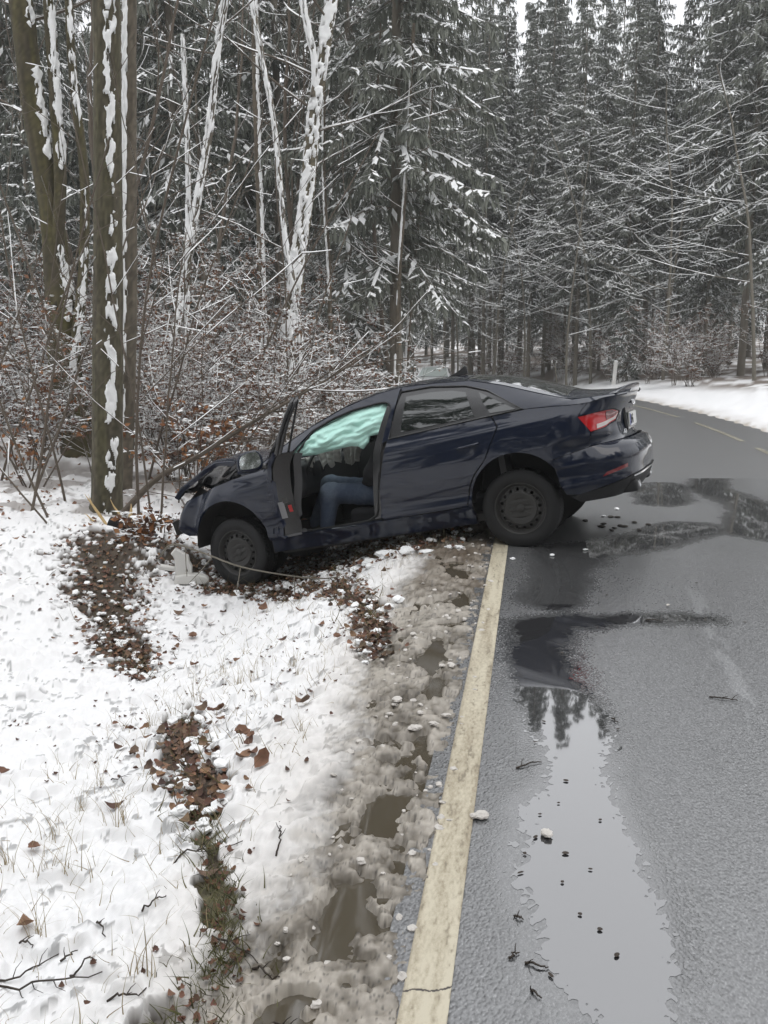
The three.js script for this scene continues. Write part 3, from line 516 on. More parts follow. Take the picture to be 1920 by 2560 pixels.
const birch = [.19, .175, .14, .6, [.12, .1, .075]];
trunkTree('leaning_trunk', 'slender trunk plastered white with snow, bending over to one side', down([[-4.33, .32, -17], [-4.1, 1.16, -17], [-3.73, 1.99, -17], [-3.57, 2.81, -17], [-3.32, 4, -17], [-3.03, 5.4, -17], [-2.87, 6.53, -17], [-2.67, 7.63, -17], [-2.3, 10.5, -17]]), taper(.08, .052), birch, [[-.1, 1.5, { thick: .02, gap: .08, holes: .62 }]], 11, { branches: 14, minH: 2, bl: 1.8, seg: 12 });
trunkTree('leaning_trunk', 'short white snow plastered stem beside the bending trunk', down([[-3.66, .32, -17.1], [-3.61, 1.33, -17.1], [-3.57, 2.4, -17.1], [-3.5, 4.6, -17.3], [-3.55, 7, -17.5]]), taper(.065, .035), birch, [[-.1, 1.4, { thick: .02, gap: .1, holes: .62 }]], 12, { branches: 10, minH: 2, bl: 1.6, seg: 12 });
{
  const B3 = trunkTree('leaning_trunk', 'stout leaning trunk almost wholly white with plastered snow above the car', down([[-2.03, .57, -18.5], [-1.84, 2.03, -18.5], [-1.66, 3.35, -18.5], [-1.46, 4.64, -18.5], [-1.31, 5.98, -18.5], [-1.12, 7.12, -18.5], [-.92, 8.16, -18.5], [-.4, 11, -18.5], [.2, 14, -18.5]]), taper(.18, .075), [.16, .14, .09, .8, [.1, .085, .06]], [[-.05, 1.3, { thick: .035, gap: .03, jag: 1.2, holes: .62 }]], 13, { branches: 18, minH: 5, bl: 2.4, seg: 20 });
  const [g, P] = trunkGeo(at3([[-1.28, 6.2, -18.45], [-1.3, 6.9, -18.4], [-1.42, 7.44, -18.4], [-1.54, 8.16, -18.4], [-1.8, 12, -18.2]]).map(p => p.sub(B3.position)), taper(.07, .04), 12, 14, birch); const st = mesh('stem', g, M.bark, B3); mesh('snow', plaster(P, taper(.07, .04), -.1, 1.2, 55, { gap: .1 }), M.treeSnow, st).userData.kind = 'stuff';
}
trunkTree('leaning_trunk', 'thin snow whitened trunk leaning away from the stout white one', down([[-1.5, 1.6, -17], [-1.58, 2.48, -17], [-1.72, 3.21, -17], [-1.83, 4.39, -17], [-1.93, 5.55, -17], [-2.11, 6.53, -17], [-2.28, 7.56, -17], [-2.6, 10, -17]]), taper(.055, .042), birch, [[-.15, 1.3, { thick: .016, gap: .1, holes: .62 }]], 15, { branches: 9, minH: 3, bl: 1.5, seg: 10 });
trunkTree('straight_trunk', 'straight brown trunk with a thin snow stripe between white leaning trunks', down([[-2.58, 3.4, -20], [-2.59, 4.89, -20], [-2.61, 6.69, -20], [-2.6, 8.44, -20], [-2.6, 15, -20]]), taper(.1, .05), [.11, .085, .06, .5], [[.6, .5, { thick: .02, gap: .35 }]], 16, { branches: 6, minH: 6, seg: 12 });
const sapL = 'straight dark young stem with snowy side twigs behind the car roof', sapG = 'young stems behind the car roof';
for (const [rows, sd] of [[[[.26, .79, -20], [.32, 3.02, -20], [.44, 4.89, -20], [.6, 8, -20]], 21], [[[.55, 1.46, -22], [.7, 3.58, -22], [.95, 5.72, -22], [1.2, 9, -22]], 22], [[[-1.14, .89, -20], [-1.15, 3.02, -20], [-1.24, 4.89, -20], [-1.2, 8, -20]], 23]]) trunkTree('young_stem', sapL, down(rows), taper(.055, .03), [.12, .1, .075, .5], [[-.6, .6, { thick: .014, gap: .42 }]], sd, { branches: 14, minH: 1, bl: 1.4, seg: 10, group: sapG });
// foreground saplings by the thick trunk
const fsG = 'thin saplings about the thick trunk', fsL = 'thin brown bare sapling growing beside the thick mossy trunk';
function sapling(x, z, L, r, dir, seed, opt = {}) { const o = makeBare('sapling', seed, L, r, { depth: 2, step: .22, wob: .13, up: .06, clear: [.2, .2], prob: .55, ang: .8, ratio: .42, snow: .3, seg: 6, taper: .35, ...opt }, M.twig, dir); o.name = numbered('sapling'); scene.add(o); o.position.set(x, gy(x, z), z); tag(o, fsL, 'sapling', fsG); return o; }
[[-2.63, -9.7, 6.2, .017, V3(.03, 1, 0)], [-2.43, -9.8, 3.4, .013, V3(.04, 1, 0)], [-2.55, -10, 4.6, .012, V3(-.02, 1, 0)], [-3.5, -9.6, 3.2, .014, V3(-.35, 1, .1)], [-3.9, -9.9, 4.2, .016, V3(.25, 1, 0)], [-4.1, -9.2, 3, .012, V3(-.5, 1, .1)], [-3.7, -10.6, 4.4, .015, V3(-.15, 1, 0)], [-4.3, -11, 4.6, .016, V3(.5, 1, 0)], [-2.2, -10.3, 2.6, .011, V3(.5, 1, -.1)], [-2.35, -9.6, 2.1, .01, V3(.9, 1, -.1)], [-3.3, -9.3, 2.2, .011, V3(-.8, 1, 0)], [-4.6, -10.2, 3.6, .013, V3(.1, 1, 0)], [-3.2, -12.2, 5, .016, V3(.3, 1, 0)], [-2.6, -12.8, 5.4, .016, V3(.55, 1, 0)], [-5.1, -12, 5.2, .018, V3(.35, 1, 0)], [-1.9, -12.6, 4.2, .014, V3(.4, 1, 0)], [-4.9, -9.6, 3.4, .012, V3(.75, 1, 0)], [-3.9, -12.9, 6, .018, V3(-.25, 1, 0)], [-1.5, -13.6, 4.8, .014, V3(.1, 1, 0)], [-2.9, -14.4, 5.5, .017, V3(-.1, 1, 0)]].forEach(([x, z, L, r, d], i) => sapling(x, z, L, r, d, 200 + i));
{ // sapling knocked over by the car
  const R = rng(9), w = new GB(), s = new GB(), P = new THREE.CatmullRomCurve3(at3([[-2.93, -.26, -10.05], [-2.51, .16, -10.1], [-2.06, .4, -10.2], [-1.59, .69, -10.3], [-1.17, .93, -10.4], [-.71, 1.19, -10.5], [-.2, 1.5, -10.6]])).getSpacedPoints(26);
  w.tube(P, t => lerp(.042, .008, Math.pow(t, .7)), 9);
  for (let k = 4; k < 25; k += 2) { const d = V3(.8, .1 + .5 * R() * (k % 4 ? 1 : -.6), (R() - .5) * .7).normalize(); growLimb(w, s, R, P[k], d, .7 + .9 * R(), .008, 1, { ...bareOpt, depth: 2, step: .2, wob: .2, prob: .5, snow: .15, ratio: .5 }); }
  const o = thing('fallen_sapling', 'bent brown sapling leaning from the trunk foot over the bonnet side', 'sapling'); mesh('stem', w.geo(), M.twig, o); mesh('snow', s.geo(), M.treeSnow, o).userData.kind = 'stuff';
}
// beeches with rust coloured leaves close to the thick trunk
{
  const rust = [[.24, .1, .035], [.3, .14, .05], [.19, .075, .03]];
  const mk = (x, z, L, stems, n, seed, label) => { leafBrowns.push(...rust, ...rust); const o = makeBeech('beech_sapling', seed, L, stems, n, n * .55, .075, { snow: .5 }); leafBrowns.length = 5; o.name = numbered('beech_sapling'); scene.add(o); o.position.set(x, gy(x, z), z); tag(o, label, 'sapling'); };
  mk(-2.35, -9.25, .55, 6, 260, 305, 'low tuft of rust brown beech leaves crushed in front of the bumper'); mk(-2.45, -11.2, 1.5, 5, 420, 301, 'beech sapling with rust brown leaves between the trunk and the bonnet'); mk(-1.9, -12.2, 1.9, 5, 480, 302, 'rust leaved beech sapling behind the crumpled bonnet');
  mk(-4.5, -11.6, 1.7, 4, 300, 303, 'orange leaved beech sapling standing left of the forked tree foot'); mk(-5.0, -13, 2.2, 4, 260, 304, 'taller beech sapling with few orange leaves behind the left saplings');
}
// ---------------------------------------------------------------- car (fwd = metres ahead of the rear axle; built at (-fwd, y, z), z > 0 is the driver's side)
const CM = {
  black: std(.012, .012, .013, .6), rubber: std(.007, .007, .0075, .7), trim: phys(.01, .01, .011, .25, { clearcoat: .5, clearcoatRoughness: .2 }), under: std(.014, .013, .012, .9),
  steel: std(.036, .035, .033, .5, { metalness: .15 }), chrome: std(.75, .75, .76, .12, { metalness: 1 }), cloth: std(.014, .014, .016, .95), plastic: std(.022, .022, .024, .55),
  glass: phys(.008, .011, .01, .02, { ior: 1.6, transmission: 0, clearcoat: 1, clearcoatRoughness: .01 }),
  clear: phys(.82, .9, .86, .02, { transmission: 1, thickness: 0, ior: 1.5 }),
  red: phys(.45, .008, .012, .12, { clearcoat: 1, clearcoatRoughness: .03 }), darkRed: phys(.16, .006, .01, .12, { clearcoat: 1, clearcoatRoughness: .03 }), lampWhite: phys(.6, .52, .5, .15, { clearcoat: 1 }),
  skyGlass: phys(.42, .47, .45, .25, { clearcoat: 1 }), mirror: std(.85, .88, .88, .03, { metalness: 1 }), sticker: std(.16, .16, .165, .7), latch: std(.3, .015, .015, .4), white: std(.72, .72, .7, .5),  // distant car's windscreen: sky reflection put into the pale glass colour
};
const cv = (f, y, z) => V3(-f, y, z);
const planPts = [[3.43, 0], [3.41, .3], [3.34, .55], [3.19, .72], [2.95, .825], [2.637, .872], [2.2, .888], [1.5, .895], [.8, .895], [.2, .892], [-.2, .884], [-.5, .866], [-.72, .822], [-.87, .735], [-.955, .58], [-1.0, .33], [-1.015, 0]];
const planCurve = new THREE.CatmullRomCurve3(planPts.map(([f, z]) => V3(f, 0, z)), false, 'centripetal');
const planTab = (() => { const P = planCurve.getPoints(800), t = []; let L = 0; for (let i = 0; i < P.length; i++) { if (i) L += P[i].distanceTo(P[i - 1]); t.push([L, P[i].x, P[i].z]); } let L0 = 0; for (let i = 1; i < t.length; i++) if (t[i - 1][1] >= 0 && t[i][1] < 0) L0 = lerp(t[i - 1][0], t[i][0], t[i - 1][1] / (t[i - 1][1] - t[i][1])); return t.map(([l, f, z]) => [L0 - l, f, z]); })(); // a: along the flank, 0 at the rear axle, falling to the tail
const A_TAIL = planTab[planTab.length - 1][0], A_NOSE = planTab[0][0];
function planAt(a) { a = clamp(a, A_TAIL, A_NOSE); let lo = 0, hi = planTab.length - 1; while (hi - lo > 1) { const m = (lo + hi) >> 1; if (planTab[m][0] > a) lo = m; else hi = m; } const [l0, f0, z0] = planTab[lo], [l1, f1, z1] = planTab[hi], t = (a - l0) / ((l1 - l0) || 1); return [lerp(f0, f1, t), lerp(z0, z1, t)]; }
const sideIn = [[.22, .1], [.3, .07], [.37, .045], [.42, .014], [.46, .022], [.5, .028], [.56, .014], [.66, .002], [.78, 0], [.88, .008], [.95, .02], [.968, .02], [.985, .032], [1.03, .064], [1.08, .092], [1.12, .11]];
const tailIn = [[.22, .2], [.3, .12], [.36, .06], [.42, .03], [.47, .024], [.55, .008], [.6, .0], [.615, .002], [.69, .03], [.705, .05], [.725, .125], [.84, .145], [.93, .13], [.97, .1], [1.02, .07], [1.06, .05], [1.1, .05]];
const noseIn = [[.22, .15], [.3, .06], [.42, .02], [.6, 0], [.72, .02], [.82, .07], [.9, .14], [1.0, .26], [1.1, .4]];
let crush = 0;
function sideMap(a, y, sg = 1, off = 0) {
  const [f, z] = planAt(a), e = .004, [f2, z2] = planAt(a - e), [f1, z1] = planAt(a + e); let tx = f2 - f1, tz = z2 - z1; const l = Math.hypot(tx, tz) || 1; tx /= l; tz /= l; // toward the tail
  const nf = tz, nz = -tx; // outward in plan
  const wt = ss(-.5, -1.0, a), wn = ss(2.5, 3.3, a); let ins = lerp(lerp(interp(sideIn, y), interp(tailIn, y), wt), interp(noseIn, y), wn) + off;
  if (a < -.3) ins += .045 * ss(-.33, -.5, a) * ss(-1.1, -.8, a) * clamp((y - .6) / .1) * (y < .72 ? 1 : ss(.8, .72, y));
  if (a > 1.9 && a < 2.9 && y > .85) ins += .22 * (y - .85) * ss(1.9, 2.5, a) * (1 - wn); // wings roll inward
  if (crush && sg > 0 && a > 2.45) { const k = ss(2.45, 3.2, a); ins += k * (.05 * (fbm(a * 6, y * 5, 3, 5) - .45) + .04 * Math.sin(a * 17 + y * 9)); }
  return cv(f - nf * ins, y, sg * (z - nz * ins));
}

// upper body: rail line (roof edge, then shoulder of the tail) and centre line
const railT = [[-.99, 1.07, .36], [-.95, 1.072, .53], [-.88, 1.074, .63], [-.78, 1.08, .69], [-.55, 1.092, .715], [-.3, 1.19, .668], [0, 1.32, .62], [.27, 1.412, .585], [.58, 1.452, .577], [.87, 1.48, .58], [1.1, 1.465, .59], [1.4, 1.41, .62], [1.73, 1.305, .665], [1.99, 1.195, .71], [2.25, 1.06, .76]];
const centreT = [[-.98, 1.105], [-.8, 1.115], [-.6, 1.145], [-.5, 1.172], [-.18, 1.32], [.02, 1.395], [.22, 1.448], [.43, 1.487], [.76, 1.518], [1.08, 1.522], [1.35, 1.49], [1.7, 1.375], [2.0, 1.24], [2.35, 1.06]];
const smoothT = (T, f, k) => (interp(T, f - .05, k) + 2 * interp(T, f, k) + interp(T, f + .05, k)) / 4;
const beltY = (f) => interp([[-1, 1.0], [-.68, 1.045], [-.6, 1.047], [-.2, 1.085], [.1, 1.085], [1, 1.06], [2.2, 1.02]], f);
const aOf = (f) => { if (f > -.3) return f; for (let i = 1; i < planTab.length; i++) if (planTab[i][1] < f) { const [a0, f0] = planTab[i - 1], [a1, f1] = planTab[i]; return lerp(a0, a1, (f - f0) / (f1 - f0)); } return A_TAIL; };
function upperMap(f, y, sg = 1, off = 0) { // flank above the belt
  const yb = beltY(f), yr = smoothT(railT, f, 1), zr = smoothT(railT, f, 2), b = sideMap(aOf(f), Math.min(yb, 1.08), 1), zb = b.z, t = clamp((y - yb) / Math.max(.02, yr - yb), -.2, 1.05);
  const z = lerp(zb, zr, t) + .025 * Math.sin(clamp(t) * Math.PI) - off; return cv(f, y, sg * z);
}
function roofMap(f, q, off = 0) { const yr = smoothT(railT, f, 1), zr = smoothT(railT, f, 2), yc = smoothT(centreT, f, 1); return cv(f, yr + (yc - yr) * (1 - Math.pow(Math.abs(q), 2.1)) - off, q * zr); }
// fill a polygon of the parameter plane with small faces and lift it onto a map; lip = depth of the folded edge
function panel(poly, map, cs = .05, lip = .018, out) {
  const g = out || new GB(), cache = new Map(), pt = (a, b) => { const k = Math.round(a * 2e4) + '_' + Math.round(b * 2e4); let i = cache.get(k); if (i === undefined) { const p = map(a, b); i = g.v(p.x, p.y, p.z); cache.set(k, i); } return i; };
  let a0 = 1e9, a1 = -1e9, b0 = 1e9, b1 = -1e9; for (const [a, b] of poly) { a0 = Math.min(a0, a); a1 = Math.max(a1, a); b0 = Math.min(b0, b); b1 = Math.max(b1, b); }
  const clip = (P, ax, v, keepLess) => { const o = []; for (let i = 0; i < P.length; i++) { const p = P[i], q = P[(i + 1) % P.length], pi = keepLess ? p[ax] <= v : p[ax] >= v, qi = keepLess ? q[ax] <= v : q[ax] >= v; if (pi) o.push(p); if (pi !== qi) { const t = (v - p[ax]) / (q[ax] - p[ax]); o.push([p[0] + (q[0] - p[0]) * t, p[1] + (q[1] - p[1]) * t]); } } return o; };
  const na = Math.max(1, Math.ceil((a1 - a0) / cs)), nb = Math.max(1, Math.ceil((b1 - b0) / cs)), da = (a1 - a0) / na, db = (b1 - b0) / nb;
  for (let i = 0; i < na; i++) { const strip = clip(clip(poly, 0, a0 + i * da, false), 0, a0 + (i + 1) * da, true); if (strip.length < 3) continue;
    for (let j = 0; j < nb; j++) { const P = clip(clip(strip, 1, b0 + j * db, false), 1, b0 + (j + 1) * db, true); if (P.length < 3) continue;
      const c = P.map(p => new THREE.Vector2(...p)); if (Math.abs(THREE.ShapeUtils.area(c)) < 1e-7) continue;
      for (const [u, v, w] of THREE.ShapeUtils.triangulateShape(c, [])) { const I = pt(...P[u]), J = pt(...P[v]), K = pt(...P[w]); if (I !== J && J !== K && I !== K) g.tri(I, J, K); } } }
  if (lip) { const n = poly.length, cen = V3(); for (let i = 0; i < n; i++) { const p = poly[i], q = poly[(i + 1) % n], m = Math.max(1, Math.ceil(Math.hypot(q[0] - p[0], q[1] - p[1]) / cs)); let prev = null;
      for (let k = 0; k <= m; k++) { const a = lerp(p[0], q[0], k / m), b = lerp(p[1], q[1], k / m), P = map(a, b), N = V3().crossVectors(map(a + .004, b).sub(P), map(a, b + .004).sub(P)).normalize(); if (N.dot(P.clone().sub(V3(-1.2, .75, 0))) > 0) N.negate(); const u = g.v(P.x, P.y, P.z), v = g.v(P.x + N.x * lip, P.y + N.y * lip, P.z + N.z * lip); if (prev) g.quad(prev[0], u, v, prev[1]); prev = [u, v]; } } }
  return out ? g : g.geo();
}
const arc = (cx, cy, r, a0, a1, n = 18) => { const o = []; for (let i = 0; i <= n; i++) { const a = lerp(a0, a1, i / n) * Math.PI / 180; o.push([cx + Math.cos(a) * r, cy + Math.sin(a) * r]); } return o; };
const RA = [-.02, .385, .385], FA = [2.66, .4, .4];
const shapes = { // in (along the flank, height)
  rearDoor: [[.405, .405], ...arc(RA[0], RA[1], .415, 14, 52, 6), [.185, .764], [.107, .896], [.052, .99], [.095, 1.083], [.997, 1.057], [1.117, .674], [1.16, .43], [1.14, .405]],
  frontDoor: [[1.15, .405], [1.17, .43], [1.127, .674], [1.007, 1.057], [2.14, 1.02], [2.155, .9], [2.15, .43], [2.1, .405]],
  sill: [[.37, .25], ...arc(RA[0], RA[1], .39, -12, 3, 3), [.4, .398], [2.15, .398], [2.24, .398], [2.26, .27]],
  quarter: [[.402, .395], [.385, .385], ...arc(RA[0], RA[1], .385, 4, 176, 26), [-.41, .395], [-.368, .47], [-.338, .661], [-.637, .709], [-.67, .821], [-.588, .951], [-.628, 1.0], [-.683, 1.043], [-.6, 1.045], [-.2, 1.085], [.085, 1.083], [.042, .99], [.097, .896], [.175, .764], ...arc(RA[0], RA[1], .405, 50, 14, 5)],
  fender: [[2.165, .40], [2.258, .38], ...arc(FA[0], FA[1], .4, 178, 12, 26), [3.08, .52], [3.2, .53], [3.33, .66], [3.33, .8], [3.21, .845], [2.86, .918], [2.52, .975], [2.2, 1.012], [2.155, 1.015], [2.165, .9]],
  rearBumper: [[-.4, .37], [-.364, .47], [-.341, .656], [-.64, .705], [-.8, .712], [-1.2, .712], [A_TAIL, .712], [A_TAIL, .45], [-1.35, .455], [-1.0, .435], [-.7, .385], [-.5, .352]],
  diffuser: [[-.43, .345], [-.7, .378], [-1.0, .428], [-1.35, .448], [A_TAIL, .443], [A_TAIL, .3], [-1.3, .3], [-.8, .285], [-.5, .29]],
  tailLamp: [[-.59, .948], [-.672, .82], [-.8, .832], [-1.1, .87], [-1.2, .93], [-1.0, .956], [-.75, .957]],
  tailPanel: [[-.64, .714], [-.675, .815], [-.8, .826], [-1.1, .864], [-1.21, .93], [-1.0, .962], [-.75, .96], [-.594, .953], [-.634, 1.0], [-.69, 1.043], [-.8, 1.06], [-1.1, 1.062], [A_TAIL, 1.062], [A_TAIL, .72], [-1.2, .72]],
};
const upper = { // in (fwd, height)
  rearGlass: [[.875, 1.1], [.82, 1.385], [.6, 1.378], [.42, 1.355], [.3, 1.318], [.235, 1.108]], quarterGlass: [[.19, 1.298], [-.11, 1.104], [.1, 1.11], [.155, 1.2]],
  rearFrame: [[.985, 1.065], [.875, 1.43], [.6, 1.42], [.3, 1.365], [.12, 1.29], [-.16, 1.092], [.08, 1.09]],
  pillarC: [[.86, 1.436], [.6, 1.427], [.3, 1.373], [.12, 1.3], [-.17, 1.09], [-.2, 1.088], [-.6, 1.048], [-.68, 1.046], [-.8, 1.06], [-.95, 1.06], [-.95, 1.068], [-.78, 1.077], [-.55, 1.089], [-.3, 1.183], [0, 1.312], [.27, 1.404], [.58, 1.444], [.87, 1.47]],
  railFront: [[2.22, 1.03], [2.1, 1.03], [1.9, 1.12], [1.72, 1.262], [1.55, 1.325], [1.33, 1.37], [1.04, 1.385], [.97, 1.36], [.955, 1.3], [1.05, 1.04], [.99, 1.058], [.885, 1.44], [.87, 1.47], [1.1, 1.456], [1.4, 1.4], [1.73, 1.295], [1.99, 1.185], [2.24, 1.055]],
  frontGlass: [[1.06, 1.09], [.98, 1.36], [1.05, 1.378], [1.33, 1.36], [1.55, 1.315], [1.72, 1.25], [1.9, 1.1], [2.0, 1.06]],
};
function lathe(pts, seg = 40) { return new THREE.LatheGeometry(pts.map(([r, y]) => new THREE.Vector2(r, y)), seg); }
function wheelInto(parent, f, y, z, steer = 0, spin = 0) { // axle along z, outer face toward +z (turn = PI for the far side)
  const w = new THREE.Group(); w.name = 'wheel'; parent.add(w); w.position.copy(cv(f, y, z)); w.rotation.set(0, steer, 0);
  const rot = (g) => { g.rotateX(Math.PI / 2); g.rotateZ(spin); return g; };
  const tread = [[.205, -.1], [.235, -.108], [.285, -.107], [.305, -.095]]; for (let k = 0; k < 4; k++) { const q = -.088 + k * .044; tread.push([.316, q], [.316, q + .034], [.309, q + .036], [.309, q + .042]); } tread.push([.316, .09], [.305, .1], [.288, .11], [.262, .114], [.24, .112], [.222, .106], [.208, .1], [.2, .088]);
  mesh('tyre', rot(lathe(tread, 56)), CM.rubber, w);
  const tb = new GB(); for (let k = 0; k < 72; k++) { const a = k / 72 * 6.283; for (const sz of [-.068, .068]) tb.box(Math.cos(a) * .3138, Math.sin(a) * .3138, sz, .008, .016, .034, new THREE.Euler(0, 0, a + .3)); } tag(mesh('tread_blocks', tb.geo(true), CM.rubber, w), null, null, null, 'stuff');
  mesh('rim', rot(lathe([[.203, -.09], [.19, -.08], [.18, .0], [.186, .05], [.2, .085], [.211, .098], [.212, .104], [.206, .106], [.198, .098], [.186, .072], [.178, .05]], 48)), CM.steel, w);
  const circ = (cx, cy, r, n) => Array.from({ length: n }, (_, i) => new THREE.Vector2(cx + Math.cos(i / n * 6.2832) * r, cy + Math.sin(i / n * 6.2832) * r)), sh = new THREE.Shape(circ(0, 0, .186, 64)); for (let k = 0; k < 16; k++) { const a = k / 16 * 6.283; sh.holes.push(new THREE.Path(circ(Math.cos(a) * .156, Math.sin(a) * .156, .0165, 12).reverse())); }
  const disc = new THREE.ExtrudeGeometry(sh, { depth: .006, bevelEnabled: true, bevelSize: .003, bevelThickness: .003, bevelSegments: 2, curveSegments: 48 }); { const p = disc.attributes.position; for (let i = 0; i < p.count; i++) { const r = Math.hypot(p.getX(i), p.getY(i)); p.setZ(i, p.getZ(i) + .055 + .018 * ss(.186, .14, r)); } disc.computeVertexNormals(); } disc.rotateZ(spin);
  mesh('wheel_disc', disc, CM.steel, w);
  const bowl = rot(lathe([[.0, .066], [.07, .066], [.078, .074], [.09, .08], [.125, .086], [.136, .084], [.14, .07]], 40)); mesh('wheel_centre', bowl, CM.steel, w);
  mesh('hub_cap', rot(lathe([[0, .09], [.028, .088], [.033, .08], [.034, .06]], 24)), CM.steel, w);
  const bolt = new THREE.CylinderGeometry(.0095, .011, .02, 6).rotateX(Math.PI / 2); for (let k = 0; k < 5; k++) { const a = k / 5 * 6.283 + .5 + spin; const m = mesh('wheel_bolt', bolt, CM.steel, w); m.position.set(Math.cos(a) * .056, Math.sin(a) * .056, .072); }
  return w;
}
function seatInto(parent, f, z, wid = .5) {
  const s = new THREE.Group(); s.name = 'seat'; parent.add(s); s.position.copy(cv(f, 0, z));
  const cu = new RoundedBoxGeometry(.52, .16, wid, 3, .05); cu.rotateZ(-.1); cu.translate(0, .42, 0); mesh('cushion', cu, CM.cloth, s);
  const bk = new RoundedBoxGeometry(.15, .62, wid * .95, 3, .06); bk.rotateZ(-.35); bk.translate(.36, .74, 0); mesh('backrest', bk, CM.cloth, s);
  const hd = new RoundedBoxGeometry(.1, .2, .28, 3, .05); hd.rotateZ(-.2); hd.translate(.52, 1.14, 0); mesh('headrest', hd, CM.cloth, s); return s;
}
function carBody(o, paint, crashed) {
  crush = crashed ? 1 : 0; const wheels = [];
  const side = (name, poly, mat, sgs = [1, -1], cs = crashed ? .026 : .06, off = 0, lip = .018) => sgs.map(sg => mesh(name, panel(poly, (a, y) => sideMap(a, y, sg, off), cs, lip), mat, o));
  const up = (name, poly, mat, sgs = [1, -1], off = 0, lip = .012) => sgs.map(sg => mesh(name, panel(poly, (f, y) => upperMap(f, y, sg, off), .045, lip), mat, o));
  const doors = side('rear_door', shapes.rearDoor, paint);
  doors.forEach((d, k) => { const sg = k ? -1 : 1, hp = sideMap(.3, .885, sg, -.018), h = new GB(); h.tube([.215, .235, .3, .37, .395].map((f, i) => { const p = sideMap(f, .893 - .004 * i, sg, [.004, -.02, -.03, -.022, .004][i]); return p; }), .011, 8); mesh('door_handle', h.geo(), paint, d); });
  side('front_door', shapes.frontDoor, paint, crashed ? [-1] : [1, -1]);
  side('sill', shapes.sill, paint); side('rear_quarter', shapes.quarter, paint); side('front_wing', shapes.fender, paint);
  const bump = side('rear_bumper', shapes.rearBumper, paint); side('diffuser', shapes.diffuser, CM.black); side('tail_panel', shapes.tailPanel, paint);
  for (const [k, sg] of [[0, 1], [1, -1]]) { // tail lamps: red outer body, dark red upper inner part, pale lower band
    const L = mesh('tail_lamp', panel(shapes.tailLamp, (a, y) => sideMap(a, y, sg, .006), .03, .01), CM.red, o);
    mesh('lamp_band', panel([[-.735, .835], [-.8, .843], [-1.09, .88], [-1.16, .918], [-1.05, .893], [-.74, .868]], (a, y) => sideMap(a, y, sg, .001), .03, .004), CM.lampWhite, L);
    mesh('lamp_upper', panel([[-.86, .948], [-.87, .885], [-1.05, .9], [-1.16, .925], [-1.0, .951]], (a, y) => sideMap(a, y, sg, .002), .03, .004), CM.darkRed, L);
    mesh('rear_reflector', panel([[-.7, .462], [-.74, .492], [-.93, .528], [-.93, .5]], (a, y) => sideMap(a, y, sg, -.004), .03, .006), CM.darkRed, bump[k]);
    mesh('chrome_strip', panel([[-1.0, .41], [-1.0, .423], [-1.35, .444], [A_TAIL, .44], [A_TAIL, .427], [-1.35, .43]], (a, y) => sideMap(a, y, sg, -.012), .05, .01), CM.chrome, bump[k]);
    const ex = lathe([[.03, -.1], [.036, .02], [.042, .024], [.046, .02], [.045, -.1]], 28); ex.rotateZ(-Math.PI / 2); ex.scale(1, .72, 1.15); const e = mesh('exhaust_pipe', ex, CM.chrome, bump[k]); e.position.copy(cv(-.9, .338, sg * .5)); const eb = mesh('exhaust_shroud', new RoundedBoxGeometry(.2, .09, .28, 3, .025), CM.black, bump[k]); eb.position.copy(cv(-.82, .336, sg * .5));
  }
  const fr = up('window_frame', upper.rearFrame, CM.trim, [1, -1], .006, .004); fr.forEach((m, k) => { const sg = k ? -1 : 1; mesh('rear_door_glass', panel(upper.rearGlass, (f, y) => upperMap(f, y, sg, 0), .05, 0), CM.glass, m); mesh('quarter_glass', panel(upper.quarterGlass, (f, y) => upperMap(f, y, sg, .001), .05, 0), CM.glass, m);
    const st = new GB(); st.tube([[.985, 1.06], [.87, 1.435], [.6, 1.425], [.3, 1.37], [.12, 1.298], [-.165, 1.092], [.1, 1.09], [.98, 1.063]].map(([f, y]) => upperMap(f, y, sg, -.004)), .006, 5); mesh('window_seal', st.geo(), CM.trim, m); });
  up('rear_pillar', upper.pillarC, paint); up('roof_rail', upper.railFront, paint);
  if (!crashed) up('front_glass', upper.frontGlass, CM.glass); else up('front_glass', upper.frontGlass, CM.glass, [-1]);
  const roofP = (name, f0, f1, q0, q1, mat, off = 0, cs = .06) => mesh(name, panel([[f0, q0], [f1, q0], [f1, q1], [f0, q1]], (f, q) => roofMap(f, q, off), cs, .008), mat, o);
  const roof = roofP('roof', .31, 1.36, -1, 1, paint); roofP('rear_window', -.5, .3, -.87, .87, CM.glass, -.001); roofP('rear_pillar_top', -.53, .3, .875, 1, paint); roofP('rear_pillar_top', -.53, .3, -1, -.875, paint);
  const boot = roofP('boot_lid', -.965, -.505, -1, 1, paint);
  roofP('windscreen', 1.37, 2.3, -.9, .9, crashed ? CM.clear : CM.skyGlass, -.001); roofP('screen_pillar', 1.365, 2.27, .905, 1, paint); roofP('screen_pillar', 1.365, 2.27, -1, -.905, paint);
  { const sp = new GB(); let pr = null; for (let k = 0; k <= 30; k++) { const z = lerp(-.64, .64, k / 30), q = Math.abs(z) / .64, e = 1 - Math.pow(q, 5), x = -.965 + .1 * Math.pow(q, 3), y = 1.078 + .022 * e; const row = [cv(x + .2, 1.1 - .025 * q * q, z), cv(x + .08, y + .014 * e, z), cv(x - .012, y + .03 * e, z), cv(x - .018, y + .022 * e, z), cv(x - .008, y - .03, z), cv(x + .03, 1.03, z)].map(p => sp.v(p.x, p.y, p.z)); if (pr) for (let i = 0; i < 5; i++) sp.quad(pr[i], pr[i + 1], row[i + 1], row[i]); pr = row; } mesh('spoiler', sp.geo(), paint, boot); }
